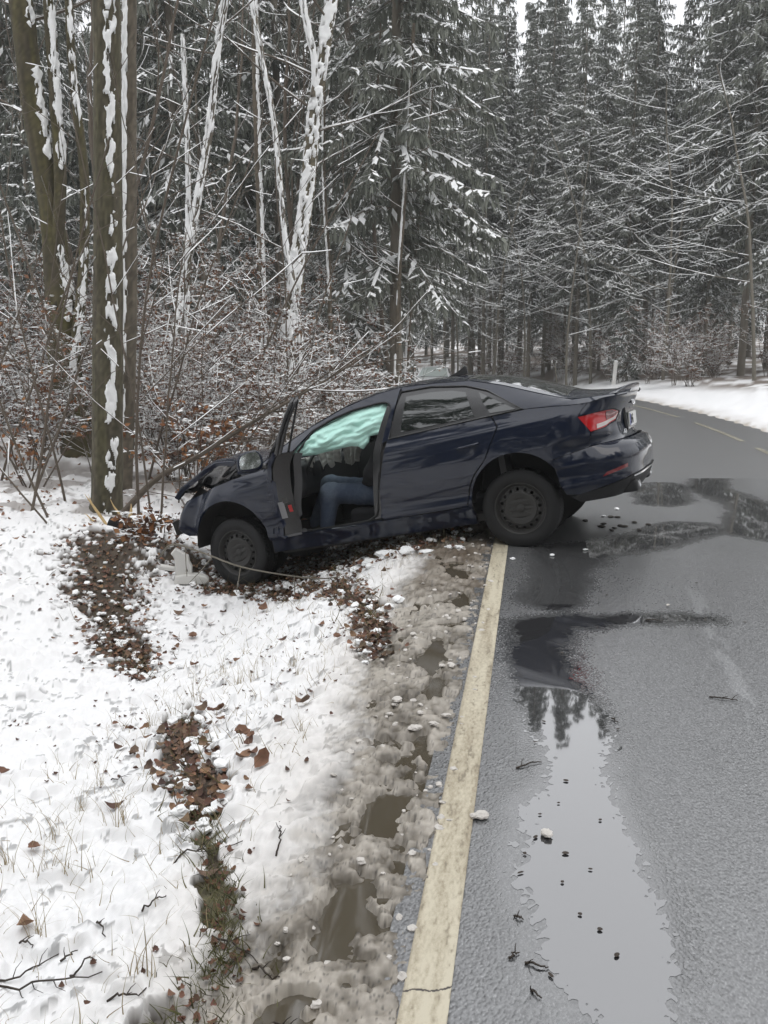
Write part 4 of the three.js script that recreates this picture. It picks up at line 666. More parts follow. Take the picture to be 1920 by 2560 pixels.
  { const fin = new THREE.Shape(); fin.moveTo(0, 0); fin.quadraticCurveTo(.1, .02, .17, .065); fin.lineTo(.18, .06); fin.lineTo(.185, 0); const fg = new THREE.ExtrudeGeometry(fin, { depth: .012, bevelEnabled: true, bevelSize: .006, bevelThickness: .006, bevelSegments: 2 }); const m = mesh('aerial_fin', fg, CM.trim, roof); m.position.copy(cv(.62, 1.5, -.006)); }
  // number plate, rings and lettering on the tail
  const tx = -.885; { const p = mesh('number_plate', new RoundedBoxGeometry(.014, .115, .52, 2, .005), CM.white, o); p.position.copy(cv(tx - .012, .845, 0)); p.rotation.z = -.09; const b = mesh('plate_strip', new THREE.BoxGeometry(.003, .1, .045), std(.01, .04, .3, .4), p); b.position.set(.008, 0, .225); const rec = mesh('plate_recess', new RoundedBoxGeometry(.03, .2, .62, 2, .01), CM.trim, o); rec.position.copy(cv(tx + .012, .865, 0)); plateAt = p; }
  { const rg = new THREE.Group(); rg.name = 'ring_emblem'; o.add(rg); rg.position.copy(cv(-.915, .985, 0)); for (let k = 0; k < 4; k++) { const t = mesh('ring', new THREE.TorusGeometry(.03, .0055, 8, 28).rotateY(Math.PI / 2), CM.chrome, rg); t.position.set(.012, 0, (k - 1.5) * .046); } }
  // front
  const hoodCrash = (u, v) => { const z = v * .7, near = interp([[2.16, 1.02], [2.32, 1.05], [2.72, 1.175], [2.86, 1.14], [3.16, 1.0], [3.25, .91]], u, 1); return cv(u + .16 * (1 - v * v) * ss(2.3, 3.25, u), near + .05 * (1 - v * v) + .035 * (fbm(u * 5, v * 4, 2, 8) - .5) * ss(2.3, 2.6, u) - .03 * Math.abs(Math.sin(v * 5 + u * 3)) * ss(2.5, 2.8, u), z); };
  const hoodNormal = (u, v) => { const z = v * .74; return cv(u + .14 * (1 - v * v) * ss(2.3, 3.25, u), interp([[2.16, 1.03], [2.5, 1.0], [2.9, .94], [3.25, .84]], u) + .05 * (1 - v * v), z); };
  const hd = mesh('bonnet', panel([[2.18, -1], [3.24, -1], [3.24, 1], [2.18, 1]], crashed ? hoodCrash : hoodNormal, .05, .03), paint, o);
  if (crashed) { const fold = new GB(); fold.tube([2.2, 2.4, 2.6, 2.74, 2.86, 3.0, 3.15, 3.24].map(u => hoodCrash(u, .985).add(V3(0, .004, 0))), .012, 6); mesh('bonnet_edge', fold.geo(), paint, hd); }
  else { for (const sg of [1, -1]) { mesh('front_bumper', panel([[3.1, .3], [3.1, .55], [3.3, .8], [A_NOSE, .82], [A_NOSE, .3]], (a, y) => sideMap(a, y, sg), .06, .02), paint, o); } const gr = mesh('grille', new RoundedBoxGeometry(.04, .34, .8, 3, .02), CM.black, o); gr.position.copy(cv(3.42, .6, 0)); for (const sg of [1, -1]) { const h = mesh('headlight', panel([[3.2, .7], [3.3, .81], [3.65, .8], [3.6, .7]], (a, y) => sideMap(a, y, sg, -.006), .06, .01), CM.lampWhite, o); } }
  { // what shows between the panels
    const u = new GB(); for (const sg of [1, -1]) { panel([[.36, .24], [.36, .66], [.2, .8], [0, .85], [-.25, .8], [-.36, .66], [-.5, .4], [-.95, .4], [A_TAIL + .1, .5], [A_TAIL + .1, 1.03], [-.6, 1.02], [-.2, 1.04], [1.05, 1.04], [1.18, .42], [2.2, .42], [2.2, .24]], (a, y) => sideMap(a, y, sg, .035), .08, 0, u); }
    mesh('inner_shell', u.geo(), CM.under, o);
    const fl = new GB(); fl.box(-1.26, .29, 0, 2.04, .06, 1.56); fl.box(.55, .36, 0, .7, .1, 1.2); fl.box(-2.62, .42, 0, 1.0, .1, .95); mesh('floor_pan', fl.geo(true), CM.under, o);
    for (const [f, sg] of [[0, 1], [0, -1], [2.637, 1], [2.637, -1]]) { const wl = new THREE.CylinderGeometry(.4, .4, .4, 28, 1, true, Math.PI * .5, Math.PI).rotateX(Math.PI / 2); const m = mesh('wheel_housing', wl, CM.under, o); m.position.copy(cv(f - .01, .41, sg * .62)); m.rotation.z = Math.PI / 2; m.rotation.set(0, 0, 0); const wallG = new THREE.CircleGeometry(.41, 28); const wm = mesh('wheel_housing', wallG, CM.under, o); wm.position.copy(cv(f - .01, .43, sg * .5)); }
    const ax = new GB(); ax.tube([cv(0, .32, -.6), cv(0, .32, .6)], .035, 8); ax.box(-.15, .34, 0, .35, .12, 1.0); mesh('rear_axle', ax.geo(), CM.under, o);
  }
  // cabin
  const dash = new RoundedBoxGeometry(.42, .34, 1.36, 3, .09); const dm = mesh('dashboard', dash, CM.plastic, o); dm.position.copy(cv(2.12, .86, 0)); const fw = mesh('bulkhead', new THREE.BoxGeometry(.04, .78, 1.5), CM.under, o); fw.position.copy(cv(2.28, .64, 0));
  seatInto(o, 1.3, .38); seatInto(o, 1.3, -.38); seatInto(o, .55, 0, 1.25);
  const hl = mesh('headliner', panel([[.2, -.93], [1.34, -.93], [1.34, .93], [.2, .93]], (f, q) => roofMap(f, q, .035), .1, 0), CM.plastic, o);
  for (const sg of [1, -1]) { const pc = new GB(); panel([[1.18, .4], [1.05, 1.05], [.86, 1.43], [.96, 1.44], [1.12, 1.05], [1.24, .4]], (f, y) => y > 1.05 ? upperMap(f, y, sg, .03) : sideMap(f, y, sg, .03), .08, 0, pc); mesh('door_pillar', pc.geo(), CM.trim, o); }
  crush = 0; return roof;
}
let plateAt = null;
const CAR = { pos: [1.4314, -.0121, -7.989], rot: [-1.469, -20.291, 12.354] };
const navy = phys(.0022, .0062, .02, .5, { specularIntensity: .15, clearcoat: 1, clearcoatRoughness: .03 });
const font = await new FontLoader().loadAsync('fonts/droid/droid_sans_bold.typeface.json');
{
  const car = thing('crashed_car', 'dark navy blue sedan crashed nose down into the ditch with its driver door open', 'car', CAR.pos);
  car.rotation.set(...CAR.rot.map(v => v * Math.PI / 180), 'YZX');
  carBody(car, navy, true);
  { const txt = (s, size, depth) => { const g = new TextGeometry(s, { font, size, depth, curveSegments: 4 }); g.computeBoundingBox(); const b = g.boundingBox; g.translate(-(b.max.x + b.min.x) / 2, -(b.max.y + b.min.y) / 2, 0); g.rotateY(Math.PI / 2); return g; };
    const p = mesh('plate_letters', txt('M\u00b7G', .075, .002), CM.black, plateAt); p.position.set(.0075, 0, .1);
    const b = mesh('badge', txt('A3', .032, .004), CM.chrome, car); b.position.copy(cv(-.868, .765, .42)); b.rotation.y = -.3; }
  wheelInto(car, 0, .312, .683); wheelInto(car, 0, .312, -.683, Math.PI); wheelInto(car, 2.637, .31, .69, -.12, .3); wheelInto(car, 2.637, .31, -.69, Math.PI - .12);
  // driver's door, swung open about its front hinges
  const hinge = new THREE.Group(); hinge.name = 'front_door'; car.add(hinge); const HX = 2.145, HZ = .83; hinge.position.copy(cv(HX, .7, HZ)); hinge.rotation.set(.0, -58 * Math.PI / 180, .055, 'YXZ'); tag(hinge, 'open navy driver door seen edge on');
  const loc = (p) => p.sub(cv(HX, .7, HZ));
  mesh('door_skin', panel(shapes.frontDoor, (a, y) => loc(sideMap(a, y, 1)), .045, .03), navy, hinge);
  const inn = new GB(); panel([[1.2, .425], [1.2, .45], [1.16, .674], [1.04, 1.04], [2.1, 1.0], [2.11, .45], [2.08, .425]], (a, y) => loc(sideMap(a, y, 1, .15 + .03 * Math.sin(y * 9))), .06, -.06, inn); mesh('door_trim', inn.geo(), std(.035, .035, .037, .6), hinge);
  { const ends = new GB(); for (const [poly, o2] of [[[[1.16, .412], [1.175, .43], [1.13, .674], [1.01, 1.05]], 1], [[[2.13, 1.02], [2.14, .9], [2.14, .43], [2.1, .41]], 1], [[[1.155, .41], [2.1, .41]], 1], [[[1.01, 1.052], [2.13, 1.022]], 1]]) for (let i = 0; i < poly.length - 1; i++) { const n = 8; let pr = null; for (let k = 0; k <= n; k++) { const a = lerp(poly[i][0], poly[i + 1][0], k / n), y = lerp(poly[i][1], poly[i + 1][1], k / n), row = [.012, .05, .055, .11, .145].map((d, q) => { const p = loc(sideMap(a + (q > 1 ? .012 : 0) * 0, y, 1, d)); return ends.v(p.x, p.y, p.z); }); if (pr) for (let q = 0; q < 4; q++) ends.quad(pr[q], pr[q + 1], row[q + 1], row[q]); pr = row; } } mesh('door_edge', ends.geo(true), CM.trim, hinge); }
  const seal = new GB(); seal.tube([[2.1, .44], [1.3, .44], [1.2, .47], [1.17, .674], [1.045, 1.03], [.96, 1.4], [1.05, 1.425]].map(([f, y]) => loc(y > 1.05 ? upperMap(f, y, 1, .05) : sideMap(f, y, 1, .1))), .009, 6); mesh('door_seal', seal.geo(), CM.rubber, hinge);
  const frm = new GB(); for (const [pl, r] of [[[[1.01, 1.05], [.975, 1.18], [.945, 1.3], [.93, 1.4], [.96, 1.435], [1.08, 1.45], [1.33, 1.405], [1.55, 1.345], [1.75, 1.265], [1.95, 1.12], [2.05, 1.03]], .02]]) { for (const off of [.0, .03]) frm.tube(pl.map(([f, y]) => loc(upperMap(f, y, 1, off))), r * .8, 6); } mesh('window_frame', frm.geo(), CM.trim, hinge);
  mesh('door_window', panel([[1.04, 1.06], [.975, 1.38], [1.05, 1.415], [1.33, 1.38], [1.55, 1.325], [1.73, 1.25], [1.92, 1.1], [2.0, 1.04]], (f, y) => loc(upperMap(f, y, 1, .018)), .06, 0), phys(.55, .6, .56, .02, { transmission: 1, thickness: 0, ior: 1.5 }), hinge);
  { const p = (f, y, d) => loc(sideMap(f, y, 1, d)); const eF = (y) => interp([[.41, 1.17], [.43, 1.175], [.674, 1.13], [1.05, 1.01]], y) - .002; const q = (name, f0, y, d, w, h, mat) => { const g = new GB(), c = p(eF(y), y, d), c2 = p(eF(y + h), y + h, d), c3 = p(eF(y + h), y + h, d + w), c4 = p(eF(y), y, d + w); const o = V3(.006, 0, 0); for (const v of [c, c2, c3, c4]) g.v(v.x + .006, v.y, v.z); for (const v of [c, c2, c3, c4]) g.v(v.x - .002, v.y, v.z); g.quad(0, 1, 2, 3); g.quad(0, 4, 5, 1); g.quad(1, 5, 6, 2); g.quad(2, 6, 7, 3); g.quad(3, 7, 4, 0); mesh(name, g.geo(true), mat, hinge); };
    q('type_label', 1.150, .56, .018, .045, .13, CM.sticker); q('door_reflector', 1.148, .6, .09, .028, .055, CM.latch);
    const lt = mesh('door_latch', new RoundedBoxGeometry(.03, .09, .04, 2, .008), CM.steel, hinge); lt.position.copy(p(1.13, .72, .075)); }
  { // mirror on the door
    const m = new THREE.Group(); m.name = 'door_mirror'; hinge.add(m); const at = loc(cv(1.93, 1.09, .99)); m.position.copy(at);
    const sh = new THREE.Shape(); sh.moveTo(-.09, -.055); sh.quadraticCurveTo(-.1, .02, -.06, .06); sh.quadraticCurveTo(0, .085, .075, .075); sh.quadraticCurveTo(.11, .05, .1, -.03); sh.quadraticCurveTo(.09, -.07, .03, -.07); sh.quadraticCurveTo(-.06, -.072, -.09, -.055);
    const g = new THREE.ExtrudeGeometry(sh, { depth: .07, bevelEnabled: true, bevelSize: .018, bevelThickness: .03, bevelSegments: 4 }); g.rotateY(Math.PI / 2); g.translate(-.09, 0, 0); mesh('mirror_shell', g, navy, m);
    const gg = new THREE.ExtrudeGeometry(sh, { depth: .004, bevelEnabled: false }); gg.rotateY(Math.PI / 2); gg.scale(1, .95, .95); gg.translate(.012, 0, 0); mesh('mirror_glass', gg, CM.mirror, m);
    const arm = new GB(); arm.tube([V3(-.04, -.04, -.06), V3(-.03, -.06, -.13), V3(-.02, -.07, -.2)], .025, 8); mesh('mirror_arm', arm.geo(), CM.trim, m); m.rotation.set(0, .05, .11);
  }
  // door opening seal, steering wheel, crumpled engine bay
  const op = new GB(); op.tube([[1.85, 1.1], [1.705, 1.262], [1.5, 1.33], [1.328, 1.365], [1.1, 1.38], [1.0, 1.372], [.955, 1.33], [.97, 1.25], [1.055, 1.013], [1.12, .75], [1.185, .5], [1.21, .45], [1.29, .415], [1.63, .41], [2.03, .42], [2.1, .47], [2.12, .8], [2.05, 1.0], [1.95, 1.06]].map(([f, y]) => y > 1.06 ? upperMap(f, y, 1, .012) : sideMap(f, y, 1, .03)), .011, 7); mesh('door_seal', op.geo(), CM.rubber, car);
  const st = new GB(); { const c = cv(1.9, .93, .38), P = []; for (let k = 0; k <= 28; k++) { const a = k / 28 * 6.283; P.push(V3(c.x + Math.cos(a) * .185 * .42, c.y + Math.cos(a) * .185 * .9, c.z + Math.sin(a) * .185)); } st.tube(P, .015, 8, { cap: false }); st.tube([V3(c.x, c.y, c.z - .17), c.clone().add(V3(-.03, 0, 0)), V3(c.x, c.y, c.z + .17)], .014, 6); st.tube([c.clone(), cv(2.2, .8, .38)], .03, 8); st.box(c.x - .01, c.y, c.z, .05, .13, .14); } mesh('steering_wheel', st.geo(), CM.plastic, car);
  { const R = rng(4), e = new GB(); e.box(-2.75, .62, 0, .55, .32, .8); for (let k = 0; k < 16; k++) e.box(-2.5 - .75 * R(), .5 + .35 * R(), (R() - .5) * 1.15, .1 + .2 * R(), .06 + .16 * R(), .1 + .25 * R(), new THREE.Euler(R(), R(), R())); for (let k = 0; k < 9; k++) { const y = .45 + .4 * R(), z = (R() - .5) * 1.1; e.tube([cv(2.5, y, z), cv(2.8, y + .15 * R(), z + .2 * (R() - .5)), cv(3.2, y - .1 * R(), z + .3 * (R() - .5))], .015 + .02 * R(), 6); } mesh('engine', e.geo(true), CM.under, car);
    const cr = new GB(); cr.box(-3.16, .5, -.1, .08, .12, 1.0, new THREE.Euler(0, .1, 0)); cr.box(-3.1, .62, -.05, .05, .36, 1.0, new THREE.Euler(.05, -.08, .15)); mesh('crash_beam', cr.geo(true), CM.under, car); }
}
{ // white car further along the road
  const wcar = thing('oncoming_car', 'white car standing on the road round the bend behind the crashed sedan', 'car', [2.55, -.86, -45.4], 0); wcar.rotation.y = Math.PI * .5 - .12;
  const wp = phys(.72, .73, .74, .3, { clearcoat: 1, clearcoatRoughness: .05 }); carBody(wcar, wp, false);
  for (const [f, sg] of [[0, 1], [0, -1], [2.637, 1], [2.637, -1]]) wheelInto(wcar, f, .312, sg * .69, sg > 0 ? 0 : Math.PI);
}
// ---------------------------------------------------------------- airbags and the person in the driver's seat
const theCar = scene.getObjectByName('crashed_car'); theCar.updateMatrixWorld(true);
{
  const teal = phys(.52, .83, .74, .7), grey = std(.42, .41, .39, .85);
  const poly = [[1.93, 1.1], [1.849, 1.195], [1.801, 1.268], [1.76, 1.262], [1.662, 1.285], [1.54, 1.315], [1.422, 1.352], [1.3, 1.378], [1.22, 1.39], [1.03, 1.385], [1.0, 1.3], [1.07, 1.12], [1.185, 1.118], [1.2, 1.07], [1.262, 1.02], [1.3, 1.05], [1.361, 1.065], [1.51, 1.062], [1.711, 1.05], [1.86, 1.062], [1.92, 1.075]];
  const dist = (f, y) => { let m = 9; for (let i = 0; i < poly.length; i++) { const [ax, ay] = poly[i], [bx, by] = poly[(i + 1) % poly.length], dx = bx - ax, dy = by - ay, t = clamp(((f - ax) * dx + (y - ay) * dy) / (dx * dx + dy * dy)); m = Math.min(m, Math.hypot(f - ax - dx * t, y - ay - dy * t)); } return m; };
  const zc = (f, y) => upperMap(f, Math.max(y, 1.07), 1).z - .085;
  const wr = (f, y) => { const s = y - .32 * (1.95 - f) * .4, u = f * 7; return .02 * Math.abs(Math.sin(s * 60 + 2.2 * fbm(u, s * 9, 3, 3) * 3)) + .028 * (fbm(f * 9, s * 22, 3, 5) - .5) + .02 * Math.sin(f * 15 + s * 20) * Math.sin(s * 30); };
  const pil = (sg) => panel(poly, (f, y) => { const d = dist(f, y), b = Math.sqrt(clamp(d / .075)); return cv(f, y, zc(f, y) + sg * (.008 + .045 * b + (sg > 0 ? b * wr(f, y) : 0))); }, .012, 0);
  const bag = mesh('curtain_airbag', mergeGeometries([pil(1), pil(-1)]), teal, theCar); tag(bag, 'inflated pale turquoise curtain airbag filling the door window');
  const sheet = (c, w, h, seed, tilt) => { const g = new GB(), N = 22; for (let i = 0; i <= N; i++) for (let j = 0; j <= N; j++) { const u = i / N - .5, v = j / N, p = cv(c[0] - u * w * (1 - .3 * v) + tilt * v, c[1] - v * h * (.8 + .5 * vn(u * 5, 1, seed)), c[2] + .07 * (fbm(u * 6 + seed, v * 5, 3, seed) - .5) + .03 * Math.sin(u * 22 + seed)); g.v(p.x, p.y, p.z); if (i && j) { const a = i * (N + 1) + j; g.quad(a, a - 1, a - N - 2, a - N - 1); } } return g.geo(); };
  tag(mesh('driver_airbag', sheet([1.72, 1.1, .42], .3, .17, 3, 0), grey, theCar), 'limp pale grey airbag hanging from the steering wheel'); mesh('driver_airbag', sheet([1.5, 1.08, .4], .2, .15, 8, .03), grey, theCar); mesh('knee_airbag', sheet([1.95, 1.04, .45], .16, .1, 12, 0), grey, theCar);
  const tr = new GB(); tr.box(-1.3, .66, -.77, 2.06, .82, .03); tr.box(-.1, .7, 0, .05, .7, 1.4); mesh('far_trim', tr.geo(true), CM.plastic, theCar);
  const belt = new GB(); belt.tube([cv(1.08, 1.1, .72), cv(1.1, .85, .74), cv(1.14, .55, .74)], .012, 4); mesh('seat_belt', belt.geo(), CM.cloth, theCar);
}
function sdfMesh(bones, blend, grow, box, cellSize, cut) { // bones: [ax, ay, az, ra, bx, by, bz, rb]
  const c = [(box[0] + box[3]) / 2, (box[1] + box[4]) / 2, (box[2] + box[5]) / 2], h = Math.max(box[3] - box[0], box[4] - box[1], box[5] - box[2]) / 2, N = Math.ceil(2 * h / cellSize) + 6, half = h * N / (N - 6);
  const mc = new MarchingCubes(N, CM.black, false, false, 120000); mc.isolation = 0;
  for (let k = 0; k < N; k++) for (let j = 0; j < N; j++) for (let i = 0; i < N; i++) {
    const x = c[0] + (i - N / 2) / (N / 2) * half, y = c[1] + (j - N / 2) / (N / 2) * half, z = c[2] + (k - N / 2) / (N / 2) * half; let s = 0;
    if (x < box[0] - .05 || x > box[3] + .05 || y < box[1] - .05 || y > box[4] + .05 || z < box[2] - .05 || z > box[5] + .05) { mc.field[i + j * N + k * N * N] = -1; continue; }
    for (const b of bones) { const dx = b[4] - b[0], dy = b[5] - b[1], dz = b[6] - b[2], l = dx * dx + dy * dy + dz * dz || 1e-9, t = clamp(((x - b[0]) * dx + (y - b[1]) * dy + (z - b[2]) * dz) / l), d = Math.hypot(x - b[0] - dx * t, y - b[1] - dy * t, z - b[2] - dz * t) - lerp(b[3], b[7], t); s += Math.exp(-d / blend); }
    let d = -blend * Math.log(Math.max(s, 1e-30)) - grow; if (cut) d = Math.max(d, cut(x, y, z));
    mc.field[i + j * N + k * N * N] = -d;
  }
  mc.update(); const n = mc.count, p = mc.positionArray.slice(0, n * 3), g = new THREE.BufferGeometry();
  for (let i = 0; i < n; i++) { p[i * 3] = -(c[0] + p[i * 3] * half); p[i * 3 + 1] = c[1] + p[i * 3 + 1] * half; p[i * 3 + 2] = c[2] + p[i * 3 + 2] * half; }
  g.setAttribute('position', new THREE.BufferAttribute(new Float32Array(p), 3)); const w = mergeVertices(g, 1e-5); w.computeVertexNormals(); return w;
}
{
  const person = thing('person', 'person in blue jeans and black jacket slumped in the driver seat behind the airbag', 'person', CAR.pos); person.rotation.copy(theCar.rotation);
  const legs = [[1.22, .6, .38, .13, 1.2, .66, .38, .13], [1.26, .595, .47, .098, 1.74, .69, .525, .068], [1.74, .69, .525, .068, 1.82, .4, .565, .05], [1.26, .595, .29, .098, 1.84, .75, .28, .067], [1.84, .75, .28, .067, 2.07, .42, .26, .05]];
  const torso = [[1.2, .66, .38, .14, 1.12, .9, .38, .145], [1.12, .9, .38, .145, 1.1, 1.04, .38, .12], [1.1, 1.06, .2, .07, 1.1, 1.06, .56, .07], [1.1, 1.06, .38, .07, 1.12, 1.18, .38, .055]];
  const arms = [[1.1, 1.06, .57, .062, 1.27, .8, .6, .05], [1.27, .8, .6, .05, 1.44, .665, .42, .036], [1.1, 1.06, .19, .062, 1.3, .82, .14, .05], [1.3, .82, .14, .05, 1.46, .675, .34, .036]];
  const head = [[1.14, 1.24, .38, .075, 1.13, 1.3, .38, .085], [1.18, 1.22, .38, .05, 1.19, 1.2, .38, .04], [1.225, 1.255, .38, .012, 1.235, 1.24, .38, .014], [1.13, 1.25, .295, .016, 1.13, 1.27, .292, .016], [1.13, 1.25, .465, .016, 1.13, 1.27, .468, .016]];
  const hands = []; for (const [x, y, z, dz] of [[1.47, .655, .405, -.03], [1.49, .67, .355, .03]]) { hands.push([x - .03, y, z, .03, x + .03, y - .01, z + dz * .3, .032]); for (let k = 0; k < 4; k++) { const oz = (k - 1.5) * .019, l = [.05, .058, .055, .042][k]; hands.push([x + .045, y - .005, z + oz, .0095, x + .045 + l * .7, y - .02, z + oz + dz * .3, .009], [x + .045 + l * .7, y - .02, z + oz + dz * .3, .009, x + .045 + l, y - .05, z + oz + dz * .4, .008]); } hands.push([x, y, z + Math.sign(-dz) * .03, .011, x + .045, y + .01, z + Math.sign(-dz) * .045, .009]); }
  const feet = [[1.82, .4, .565, .048, 1.83, .375, .565, .045], [1.81, .365, .565, .04, 1.99, .355, .555, .032], [2.07, .42, .26, .048, 2.08, .395, .26, .045], [2.06, .39, .26, .04, 2.2, .46, .25, .032]];
  const body = mesh('body', sdfMesh([...legs, ...torso, ...arms, ...head, ...hands, ...feet], .012, -.004, [1.0, .3, .08, 2.26, 1.42, .7], .0125), std(.42, .27, .2, .6), person);
  const fine = sdfMesh(hands, .005, .002, [1.4, .57, .28, 1.64, .75, .5], .004), hg = sdfMesh([...head, torso[3]], .01, .001, [1.02, 1.12, .26, 1.28, 1.4, .5], .006);
  body.geometry = mergeGeometries([body.geometry, fine, hg]);
  const fold = (x, y, z) => .004 * Math.sin(x * 60 + y * 45) * Math.sin(z * 30 + y * 60);
  const jeans = sdfMesh(legs, .02, .016, [1.02, .34, .12, 2.2, .86, .68], .011, (x, y, z) => Math.max(.385 - y - .35 * Math.max(0, 1.85 - x) * 0, -9));
  { // denim: cloth colour with fading at thighs and knees
    const p = jeans.attributes.position, col = new Float32Array(p.count * 3); for (let i = 0; i < p.count; i++) { const f = -p.getX(i), y = p.getY(i), z = p.getZ(i); const kn = Math.min(Math.hypot(f - 1.72, y - .74, z - .55), Math.hypot(f - 1.84, y - .8, z - .3)), fd = clamp(.6 * ss(.16, .02, kn) + .55 * (fbm(f * 14, y * 14 + z * 9, 3, 4) - .42) + .25 * ss(.06, 0, Math.abs(Math.sin(f * 31 + y * 17)) * .2) * .3), w = .9 + .2 * hash(i, 2); col[i * 3] = lerp(.045, .22, fd) * w; col[i * 3 + 1] = lerp(.062, .265, fd) * w; col[i * 3 + 2] = lerp(.1, .33, fd) * w; p.setXYZ(i, p.getX(i), y + fold(f, y, z), z + fold(y, f, z)); } jeans.setAttribute('color', new THREE.BufferAttribute(col, 3)); }
  mesh('jeans', jeans, std(1, 1, 1, .9, { vertexColors: true }), person);
  mesh('jacket', sdfMesh([...torso, ...arms], .022, .018, [.9, .58, .04, 1.6, 1.16, .72], .013, (x, y, z) => Math.max(.6 - y, x - 1.455, y - 1.125)), CM.cloth, person);
  for (const ft of [feet.slice(0, 2), feet.slice(2)]) mesh('shoe', sdfMesh(ft, .01, .008, [Math.min(ft[0][0], ft[1][0]) - .08, .29, ft[1][6] - .07, ft[1][4] + .06, .5, ft[1][2] + .08], .008, (x, y, z) => y - .47), std(.02, .02, .02, .6), person);
  mesh('hair', sdfMesh([[1.12, 1.29, .38, .086, 1.1, 1.31, .38, .084]], .01, .012, [.98, 1.18, .26, 1.26, 1.42, .5], .007, (x, y, z) => Math.max(x - 1.17 - .4 * (y - 1.33), 1.2 - y)), std(.03, .02, .014, .8), person);
}
// ---------------------------------------------------------------- small things on the ground
const sy = (x, z) => { const w = roadW(x, -z); return w > -.13 && w < 4.6 ? Math.max(0, surface(x, z)[0]) : surface(x, z)[0]; };
const S = { leaf: std(1, 1, 1, .75, { vertexColors: true }), straw: std(.3, .24, .14, .9), grass: std(.1, .1, .04, .85), stick: std(.045, .035, .027, .85), clump: std(.56, .53, .49, .8), wood: std(.55, .4, .2, .85), postWhite: std(.72, .71, .68, .6), blackPlastic: phys(.012, .012, .013, .35), milk: phys(.62, .61, .58, .45) };
function leafGeo(seed, L = .075) { // ovate, curled, with a folded midrib
  const R = rng(seed), g = new GB(), n = 6, curl = .3 + .5 * R(), fold = .15 + .35 * R(), c0 = leafBrowns[seed % 5], rows = [];
  for (let i = 0; i <= n; i++) { const t = i / n, w = L * .33 * Math.pow(Math.sin(Math.PI * Math.pow(t, .8)), .8) * (1 + .12 * Math.sin(i * 2.4)), x = (t - .5) * L, y = curl * L * (t - .5) ** 2 * 2, k = .75 + .5 * R(), c = c0.map(v => v * k); rows.push([g.v(x, y + fold * w, -w, c), g.v(x, y, 0, c.map(v => v * .85)), g.v(x, y + fold * w * .8, w, c)]); if (i) for (let q = 0; q < 2; q++) g.quad(rows[i - 1][q], rows[i - 1][q + 1], rows[i][q + 1], rows[i][q]); }
  return g.geo();
}
const leafKinds = [0, 1, 2, 3, 4, 5].map(k => leafGeo(k, .056 + .005 * k));
{ // single leaves lying on the snow
  const R = rng(31), spots = [[-1.46, -4.72], [-1.36, -4.62], [-1.28, -4.62], [-1.32, -4.29], [-1.21, -4.17], [-.64, -3.95], [-.6, -3.88], [-.54, -3.57], [-.58, -3.53], [-.47, -3.91], [-.38, -4.08], [-.86, -4.52], [-.93, -5.62], [-1.25, -5.79], [-1.49, -7.41], [-1.55, -7.81], [-1.64, -7.12], [-1.44, -6.65], [-1.56, -6.62], [-1.72, -3.9], [-1.09, -2.53], [-1.07, -3.39], [-.57, -2.66], [-.27, -5.13], [-.4, -5.69], [-.51, -6.77], [-.62, -6.5], [-.63, -5.42], [-.97, -4.63], [-.49, -3.46], [-1.29, -3.12], [-1.5, -6.3], [-1.35, -6.9], [-1.3, -7.2], [-1.2, -6.6], [-.95, -7.0], [-.7, -7.1]];
  spots.forEach(([x, z], i) => { const m = mesh('fallen_leaf', leafKinds[i % 6], S.leaf); m.position.set(x, sy(x, z) + .014, z); m.rotation.set((R() - .5) * .7, R() * 6.28, (R() - .5) * .7); m.scale.setScalar(.85 + .5 * R()); tag(m, 'withered brown leaf lying by itself on the snow', 'leaf', 'single leaves on the snow'); });
}
function scatter(name, geo, mat, n, pick, label, category, { s0 = .8, s1 = 1.3, tilt = .8, lift = .01, tint, seed = 1 } = {}) {
  const R = rng(seed), im = new THREE.InstancedMesh(geo, mat, n), m = new THREE.Matrix4(), q = new THREE.Quaternion(), e = new THREE.Euler(), c = new THREE.Color(); let k = 0;
  for (let t = 0; k < n && t < n * 40; t++) { const p = pick(R); if (!p) continue; e.set((R() - .5) * tilt, R() * 6.28, (R() - .5) * tilt); q.setFromEuler(e); const s = lerp(s0, s1, R()); m.compose(V3(p[0], p[1] + lift * R(), p[2]), q, V3(s, s, s)); im.setMatrixAt(k, m); if (tint) { const v = .55 + .8 * R(); im.setColorAt(k, c.setRGB(v, v * (.9 + .15 * R()), v * (.85 + .2 * R()))); } k++; }
  im.count = k; im.name = numbered(name); im.castShadow = im.receiveShadow = true; scene.add(im); return tag(im, label, category, null, 'stuff');
}
const inPatch = (bias, dmin = 0, dmax = 99) => (R) => { const ch = patchChains[Math.floor(R() * patchChains.length)], i = Math.floor(R() * (ch.length - 1)), t = R(), r = lerp(ch[i][2], ch[i + 1][2], t) * 2.5, a = R() * 6.28, q = Math.sqrt(R()) * r, x = lerp(ch[i][0], ch[i + 1][0], t) + Math.cos(a) * q, z = lerp(ch[i][1], ch[i + 1][1], t) + Math.sin(a) * q; if (-z < dmin || -z > dmax) return null; if (roadW(x, -z) > -.3) return null; if (R() > clamp(patchAt(x, z) + bias, .07, 1)) return null; return [x, sy(x, z), z]; };
leafKinds.slice(0, 5).forEach((g, k) => scatter('leaf_litter', g, S.leaf, 850, inPatch(.45, 3.1), 'brown beech leaf litter where the snow is gone', 'leaf litter', { seed: 400 + k, tint: true, s0: .4, s1: .9, lift: .03 }));
scatter('leaf_litter', leafKinds[1], S.leaf, 130, inPatch(.4, 0, 3.1), 'dark wet leaf scraps in the narrow grassy strip', 'leaf litter', { seed: 410, tint: true, s0: .25, s1: .5, lift: .015 });
